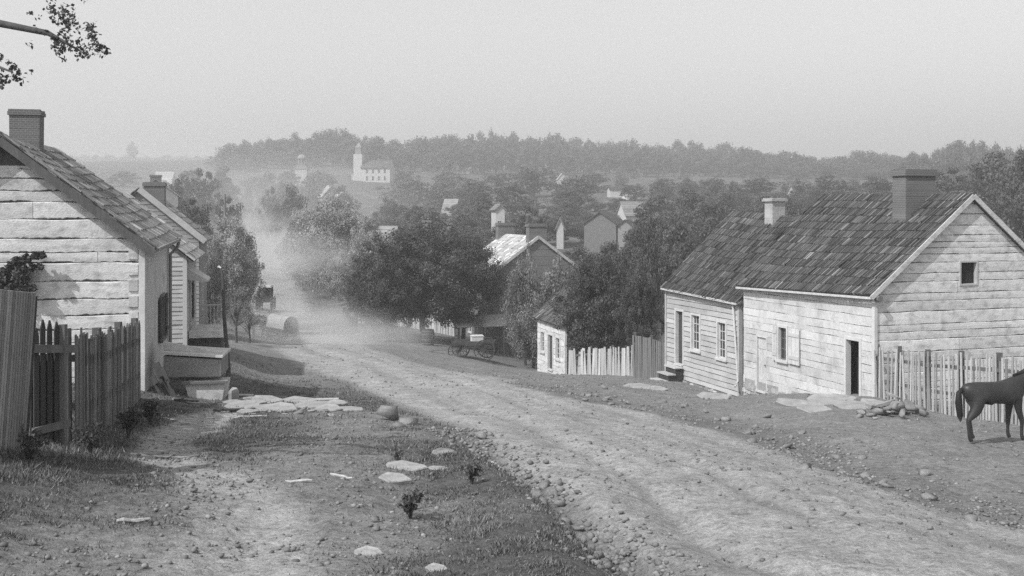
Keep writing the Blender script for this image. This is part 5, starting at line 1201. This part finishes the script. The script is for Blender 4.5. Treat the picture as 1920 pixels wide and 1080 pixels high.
s = MB(); s.bar((.9, -.3, .8), (3.0, -.28, 1.0), .05, .05); s.bar((.9, .3, .8), (3.0, .28, 1.0), .05, .05); s.build('shafts', M['wood'], bg)
person((bp.x-.18, bp.y+1.95, bz+1.18), R(-88), 'driver in dark coat seated on the left of the buggy')
horse((bp.x, bp.y-.9, h1(bp.x, bp.y-.9)), R(-86), 'dark horse in the shafts of the hooded buggy', harness=True, step=.1)
# parked cart under the shade trees
cp = at(888, 678, 65.5); cz = h1(cp.x, cp.y)
ct = empty('farm_cart', (cp.x, cp.y, cz), R(175), 'parked farm cart with spoked wheels and a pale box beneath the shade trees', 'cart')
b = MB(); b.box(-1.3, 1.3, -.55, .55, .75, .85); b.box(-1.3, 1.3, -.58, -.53, .852, 1.15); b.box(-1.3, 1.3, .53, .58, .852, 1.15); b.box(-1.35, -1.3, -.55, .55, .75, 1.15); b.bar((-.75, -.7, .55), (-.75, .7, .55), .1, .1); b.bar((.9, -.7, .5), (.9, .7, .5), .1, .1); b.build('body', M['wooddark'], ct)
for x, r in ((-.75, .62), (.9, .55)):
    for y in (-.75, .75): wheel(ct, (x, y, r), r)
s = MB(); s.bar((1.2, 0, .6), (3.6, 0, .35), .08, .08); s.build('tongue', M['wood'], ct)
bx = empty('wooden_box', (cp.x+.2, cp.y, cz+.86), .2, 'pale wooden box standing in the parked farm cart', 'box'); b = MB(); b.box(-.35, .35, -.3, .3, 0, .55); b.build('box_sides', M['trim'], bx); l = MB(); l.box(-.38, .38, -.33, .33, .552, .6); l.build('lid', M['trim'], bx)
# barrel by the trees
a = at(803, 648, 71); bl = empty('barrel', (a.x, a.y, h1(a.x, a.y)), 0, 'dark barrel standing among the trunks of the shade trees', 'barrel')
b = MB(); b.tube([(0, 0, 0), (0, 0, .25), (0, 0, .55), (0, 0, .85), (0, 0, 1.05)], [.36, .42, .44, .41, .36], 16); b.build('staves', M['wooddark'], bl); b = MB()
for z, r in ((.12, .395), (.38, .437), (.72, .433), (.95, .395)): b.tube([(0, 0, z-.02), (0, 0, z+.02)], r+.008, 16)
b.build('hoops', M['metal'], bl)
# crooked hitching pole
a = at(428, 705, 35); az = h1(a.x, a.y); po = empty('crooked_pole', (a.x, a.y, az), 0, 'tall crooked bare pole with bent tip at the street edge', 'pole')
def lp(px, py): q = at(px, py, 35); return (q.x-a.x, 0, q.z-az)
b = MB(); b.tube([(0, 0, -.3), lp(428, 690), lp(424, 640), lp(420, 590), lp(419, 545), lp(417, 515), lp(414, 505), lp(411, 502)], [.085, .08, .068, .06, .055, .05, .045, .03], 8); b.build('shaft', M['bark'], po, True)
b = MB(); b.tube([lp(414, 503), lp(410, 500), lp(408, 501)], [.03, .045, .02], 8); b.build('tip', M['white'], po, True)
# telegraph pole in the haze
a = at(422, 450, 110); az = h1(a.x, a.y); tp = empty('bare_post', (a.x, a.y, az), 0, 'thin straight post rising out of the hazy left trees', 'post'); tz = at(422, 364, 110).z-az
b = MB(); b.tube([(0, 0, -.3), (0, 0, tz)], [.14, .09], 8); b.build('shaft', M['wood'], tp); b = MB(); b.bar((-.4, 0, tz-.4), (.4, 0, tz-.4), .1, .1); b.build('crosspiece', M['wood'], tp)
# cellar hatch, trough and things before the left house
hx = empty('cellar_hatch', (-8.85, 28.2, -4.75), math.atan2(-SL[0], SL[1])-.10, 'grey plank cellar hatch with sloping lid against the left log house', 'cellar hatch')
b = MB(); b.hexa([(-.35, 0, .42), (1.12, 0, .42), (1.12, 1.4, .42), (-.35, 1.4, .42), (-.35, 0, .98), (1.12, 0, .86), (1.12, 1.4, .86), (-.35, 1.4, .98)]); b.build('box', M['woodgrey'], hx)
l = MB(); l.hexa([(-.42, -.08, 1.04), (1.18, -.08, .92), (1.18, 1.5, .92), (-.42, 1.5, 1.04), (-.42, -.08, 1.10), (1.18, -.08, .98), (1.18, 1.5, .98), (-.42, 1.5, 1.10)]); l.hexa([(-.42, .3, 1.105), (1.1, .3, .99), (1.1, .45, .99), (-.42, .45, 1.105), (-.42, .3, 1.32), (1.1, .3, 1.03), (1.1, .45, 1.03), (-.42, .45, 1.32)]); l.build('lid', M['trim'], hx)
tr_ = empty('stone_trough', (-8.55, 28.1, -4.95), math.atan2(-SL[0], SL[1])-.10, 'pale worn stone trough beneath the cellar hatch', 'trough')
b = MB(); b.hexa([(.1, -.25, 0), (.92, -.25, 0), (.92, .8, 0), (.1, .8, 0), (-.02, -.25, .5), (1.0, -.25, .5), (1.0, .8, .5), (-.02, .8, .5)]); b.build('basin', M['plaster'], tr_); b = MB(); b.bar((-.1, -.3, .535), (1.06, -.3, .535), .1, .06); b.build('rim_board', M['wood'], tr_)
def loose_board(px, py, d, top, w, label, lean, m='wooddark'):
    a = at(px, py, d); z = h1(a.x, a.y); o = empty('loose_board', (a.x, a.y, z), 0, label, 'board'); q = at(top[0], top[1], d)-Vector((a.x, a.y, z)); b = MB(); b.bar((0, 0, -.05), q+Vector((0, lean, 0)), w, .04, up=(0, 1, 0)); b.build('plank', M[m], o)
    c = MB(); c.bar((q*.55)+Vector((-.02, -.05, 0)), (q*.55)+Vector((.02, -.05, .06)), w*1.3, .02); c.build('cleat', M[m], o)
loose_board(318, 742, 26.9, (289, 682), .17, 'dark plank leaning on the cellar hatch corner', .12)
loose_board(306, 746, 26.7, (284, 706), .13, 'short dark plank leaning left of the long one', .08)
loose_board(330, 745, 26.8, (300, 690), .10, 'narrow dark plank leaning behind the long one', .15)
def lying_board(px, py, w, ang, wd, label, m='wood', tilt=0.0):
    x, y, _ = pt(px, py); L_ = w/F*y/2; z = h1(x, y); o = empty('loose_board', (x, y, z), ang, label, 'board'); b = MB(); d = .03
    z0 = h1(x-L_*math.cos(ang), y-L_*math.sin(ang))-z+.04; z1 = h1(x+L_*math.cos(ang), y+L_*math.sin(ang))-z+.04+tilt
    b.hexa([(-L_, -wd/2, z0-d), (L_, -wd/2*.8, z1-d), (L_*.97, wd/2, z1-d), (-L_*1.02, wd/2, z0-d), (-L_, -wd/2, z0), (L_, -wd/2*.8, z1), (L_*.97, wd/2, z1), (-L_*1.02, wd/2, z0)]); b.build('plank', M[m], o)
    c = MB(); c.bar((-L_*.5, -wd*.6, z0*.75+z1*.25+.012), (-L_*.45, wd*.6, z0*.75+z1*.25+.012), .05, .02); c.build('cleat', M['wooddark'], o)
lying_board(445, 742, 60, .15, .20, 'grey plank lying behind the upright white stone', 'woodpale', .05)
lying_board(500, 742, 80, -.2, .16, 'long dark plank lying along the back of the flagstone walk', 'wood', .03)
lying_board(590, 750, 90, .1, .22, 'broad pale plank lying across the flagstones at their road end', 'woodpale', .10)
lying_board(430, 768, 56, .5, .15, 'short dark plank lying before the trough', 'wooddark', .04)
lying_board(350, 756, 50, -.3, .12, 'dark plank lying at the foot of the leaning boards', 'wooddark', .05)
lying_board(545, 748, 60, .45, .14, 'dark split plank lying among the back flagstones', 'wooddark', .12)
wb = place_rock(SLABS[1], 438, 755, 30, 'upright white dressed stone at the street end of the trough', 'stone', name='dressed_stone', rz=.2, sc=(.75, 1.6, 5.2), sink=0)
a = at(349, 682, 32.5); bx = empty('wooden_box', (a.x+.05, a.y, h1(a.x, a.y)), math.atan2(-SL[0], SL[1]), 'dark box with bright white lid beside the downspout', 'box')
b = MB(); b.box(-.25, .28, -.3, .3, 0, .52); b.build('box_sides', M['wooddark'], bx); l = MB(); l.hexa([(-.3, -.36, .525), (.33, -.36, .525), (.33, .36, .70), (-.3, .36, .70), (-.3, -.36, .58), (.33, -.36, .58), (.33, .36, .76), (-.3, .36, .76)]); l.build('lid', M['white'], bx)
# paved walk in front of the stoop
pv = [pt(*q) for q in ((388, 670), (424, 668), (428, 630), (396, 628))]
wk = MB(); rgk = random.Random(2)
for i in range(7):
    for j in range(3):
        def cn(u, v): 
            x = (pv[0][0]*(1-u)+pv[1][0]*u)*(1-v)+(pv[3][0]*(1-u)+pv[2][0]*u)*v; y = (pv[0][1]*(1-u)+pv[1][1]*u)*(1-v)+(pv[3][1]*(1-u)+pv[2][1]*u)*v; return (x, y, h1(x, y))
        e = .02; q = [cn(j/3+e, i/7+e), cn((j+1)/3-e, i/7+e), cn((j+1)/3-e, (i+1)/7-e), cn(j/3+e, (i+1)/7-e)]; z = rgk.uniform(.05, .10)
        wk.hexa([(p[0], p[1], p[2]-.1) for p in q]+[(p[0], p[1], p[2]+z) for p in q], rgk.uniform(.85, 1.15))
wo = wk.build('paved_walk', M['slab']); tag(wo, 'pale flagged walk running past the cottage stoop', None, None, 'structure')
a = at(408, 668, 40); br_ = None
# ---------------------------------------------------------------- air, light, camera
def volume_mat(name, density, color=.9, aniso=.25, falloff=False, noise=1.2):
    m = bpy.data.materials.new(name); m.use_nodes = True; nt = m.node_tree; N = nt.nodes; L = nt.links; N.clear()
    out = N.new('ShaderNodeOutputMaterial'); v = N.new('ShaderNodeVolumePrincipled'); L.new(v.outputs[0], out.inputs['Volume'])
    v.inputs['Color'].default_value = (color,)*3+(1,); v.inputs['Density'].default_value = density; v.inputs['Anisotropy'].default_value = aniso
    if falloff:
        tc = N.new('ShaderNodeTexCoord'); ln = N.new('ShaderNodeVectorMath'); ln.operation = 'LENGTH'; L.new(tc.outputs['Object'], ln.inputs[0])
        mr = N.new('ShaderNodeMapRange'); mr.interpolation_type = 'SMOOTHSTEP'; mr.inputs['From Min'].default_value = 1.0; mr.inputs['From Max'].default_value = .1; mr.inputs['To Min'].default_value = 0; mr.inputs['To Max'].default_value = 1
        L.new(ln.outputs['Value'], mr.inputs['Value']); ns = N.new('ShaderNodeTexNoise'); ns.inputs['Scale'].default_value = noise; ns.inputs['Detail'].default_value = 3; L.new(tc.outputs['Object'], ns.inputs['Vector'])
        m2 = N.new('ShaderNodeMapRange'); m2.inputs['From Min'].default_value = .35; m2.inputs['From Max'].default_value = .65; L.new(ns.outputs['Fac'], m2.inputs['Value'])
        a = N.new('ShaderNodeMath'); a.operation = 'MULTIPLY'; L.new(mr.outputs[0], a.inputs[0]); L.new(m2.outputs[0], a.inputs[1])
        b = N.new('ShaderNodeMath'); b.operation = 'MULTIPLY'; L.new(a.outputs[0], b.inputs[0]); b.inputs[1].default_value = density; L.new(b.outputs[0], v.inputs['Density'])
    return m
hb = MB(); hb.box(-2600, 2600, -60, 3600, -16, 112)
hz_ = hb.build('haze', volume_mat('valley_haze', HAZE)); tag(hz_, 'pale dusty haze filling the whole valley', None, None, 'stuff')
def dust(name, loc, rad, rz, dens, label, noise):
    bm = bmesh.new(); bmesh.ops.create_icosphere(bm, subdivisions=3, radius=1.0); me = bpy.data.meshes.new(name); bm.to_mesh(me); bm.free()
    o = link(name, me); o.location = loc; o.scale = rad; o.rotation_euler = (0, 0, rz); me.materials.append(volume_mat(name, dens, .95, .2, True, noise)); tag(o, label, None, None, 'stuff'); return o
if DUST:
    c = at(590, 622, 71); dust('dust', (c.x, c.y, h1(c.x, c.y)+.6), (9.5, 15, 2.8), .30, DUST, 'bright dust thrown up from the street behind the wagon', 2.2)
    c = at(510, 500, 140); dust('dust', (c.x, c.y, h1(c.x, c.y)+3), (16, 66, 6.5), .22, DUST*.5, 'thin dust hanging over the far street', 2.5)
    c = at(420, 400, 210); dust('dust', (c.x, c.y, h1(c.x, c.y)+6), (52, 120, 16), .2, DUST*.045, 'broad veil of pale dust over the left side of the town', .9)
w = bpy.data.worlds.new('World'); SC.world = w; w.use_nodes = True; nt = w.node_tree; N = nt.nodes; L = nt.links; N.clear()
sky = N.new('ShaderNodeTexSky'); sky.sky_type = 'NISHITA'; sky.sun_disc = False
AZ = math.atan2(SUN_DIR[0], SUN_DIR[1]); EL = R(SUN_EL)
sky.sun_elevation = EL; sky.sun_rotation = AZ; sky.air_density = 1.0; sky.dust_density = 2.5; sky.ozone_density = 1.0
sp_ = N.new('ShaderNodeSeparateColor'); cc = N.new('ShaderNodeCombineColor'); bg_ = N.new('ShaderNodeBackground'); out = N.new('ShaderNodeOutputWorld')
L.new(sky.outputs[0], sp_.inputs[0])
for i in range(3): L.new(sp_.outputs[2], cc.inputs[i])      # the plate sees only blue light
L.new(cc.outputs[0], bg_.inputs['Color']); bg_.inputs['Strength'].default_value = SKY; L.new(bg_.outputs[0], out.inputs['Surface'])
sl_ = bpy.data.lights.new('sun', 'SUN'); sl_.energy = SUN; sl_.angle = R(.55); so = bpy.data.objects.new('sun', sl_); COL.objects.link(so)
dv = Vector((math.sin(AZ)*math.cos(EL), math.cos(AZ)*math.cos(EL), math.sin(EL))); so.rotation_euler = dv.to_track_quat('Z', 'Y').to_euler(); so.location = dv*200
cam = bpy.data.cameras.new('camera'); co = bpy.data.objects.new('camera', cam); COL.objects.link(co); co.location = (0, 0, 0); co.rotation_euler = (R(90), 0, 0)
cam.sensor_width = 36; cam.lens = F/1920*36; cam.shift_y = -(540-HY)/1920; cam.clip_start = .2; cam.clip_end = 9000; SC.camera = co
SC.view_settings.view_transform = 'Standard'; SC.view_settings.look = 'None'; SC.view_settings.gamma = 1; SC.view_settings.exposure = EXPO
SC.render.engine = 'CYCLES'; cy = SC.cycles; cy.use_denoising = DENOISE; cy.max_bounces = 6; cy.diffuse_bounces = 3; cy.glossy_bounces = 2; cy.transmission_bounces = 3; cy.volume_bounces = 1; cy.transparent_max_bounces = 4
cy.use_adaptive_sampling = True; cy.volume_step_rate = 1.0; cy.volume_max_steps = 128; SC.render.use_persistent_data = False
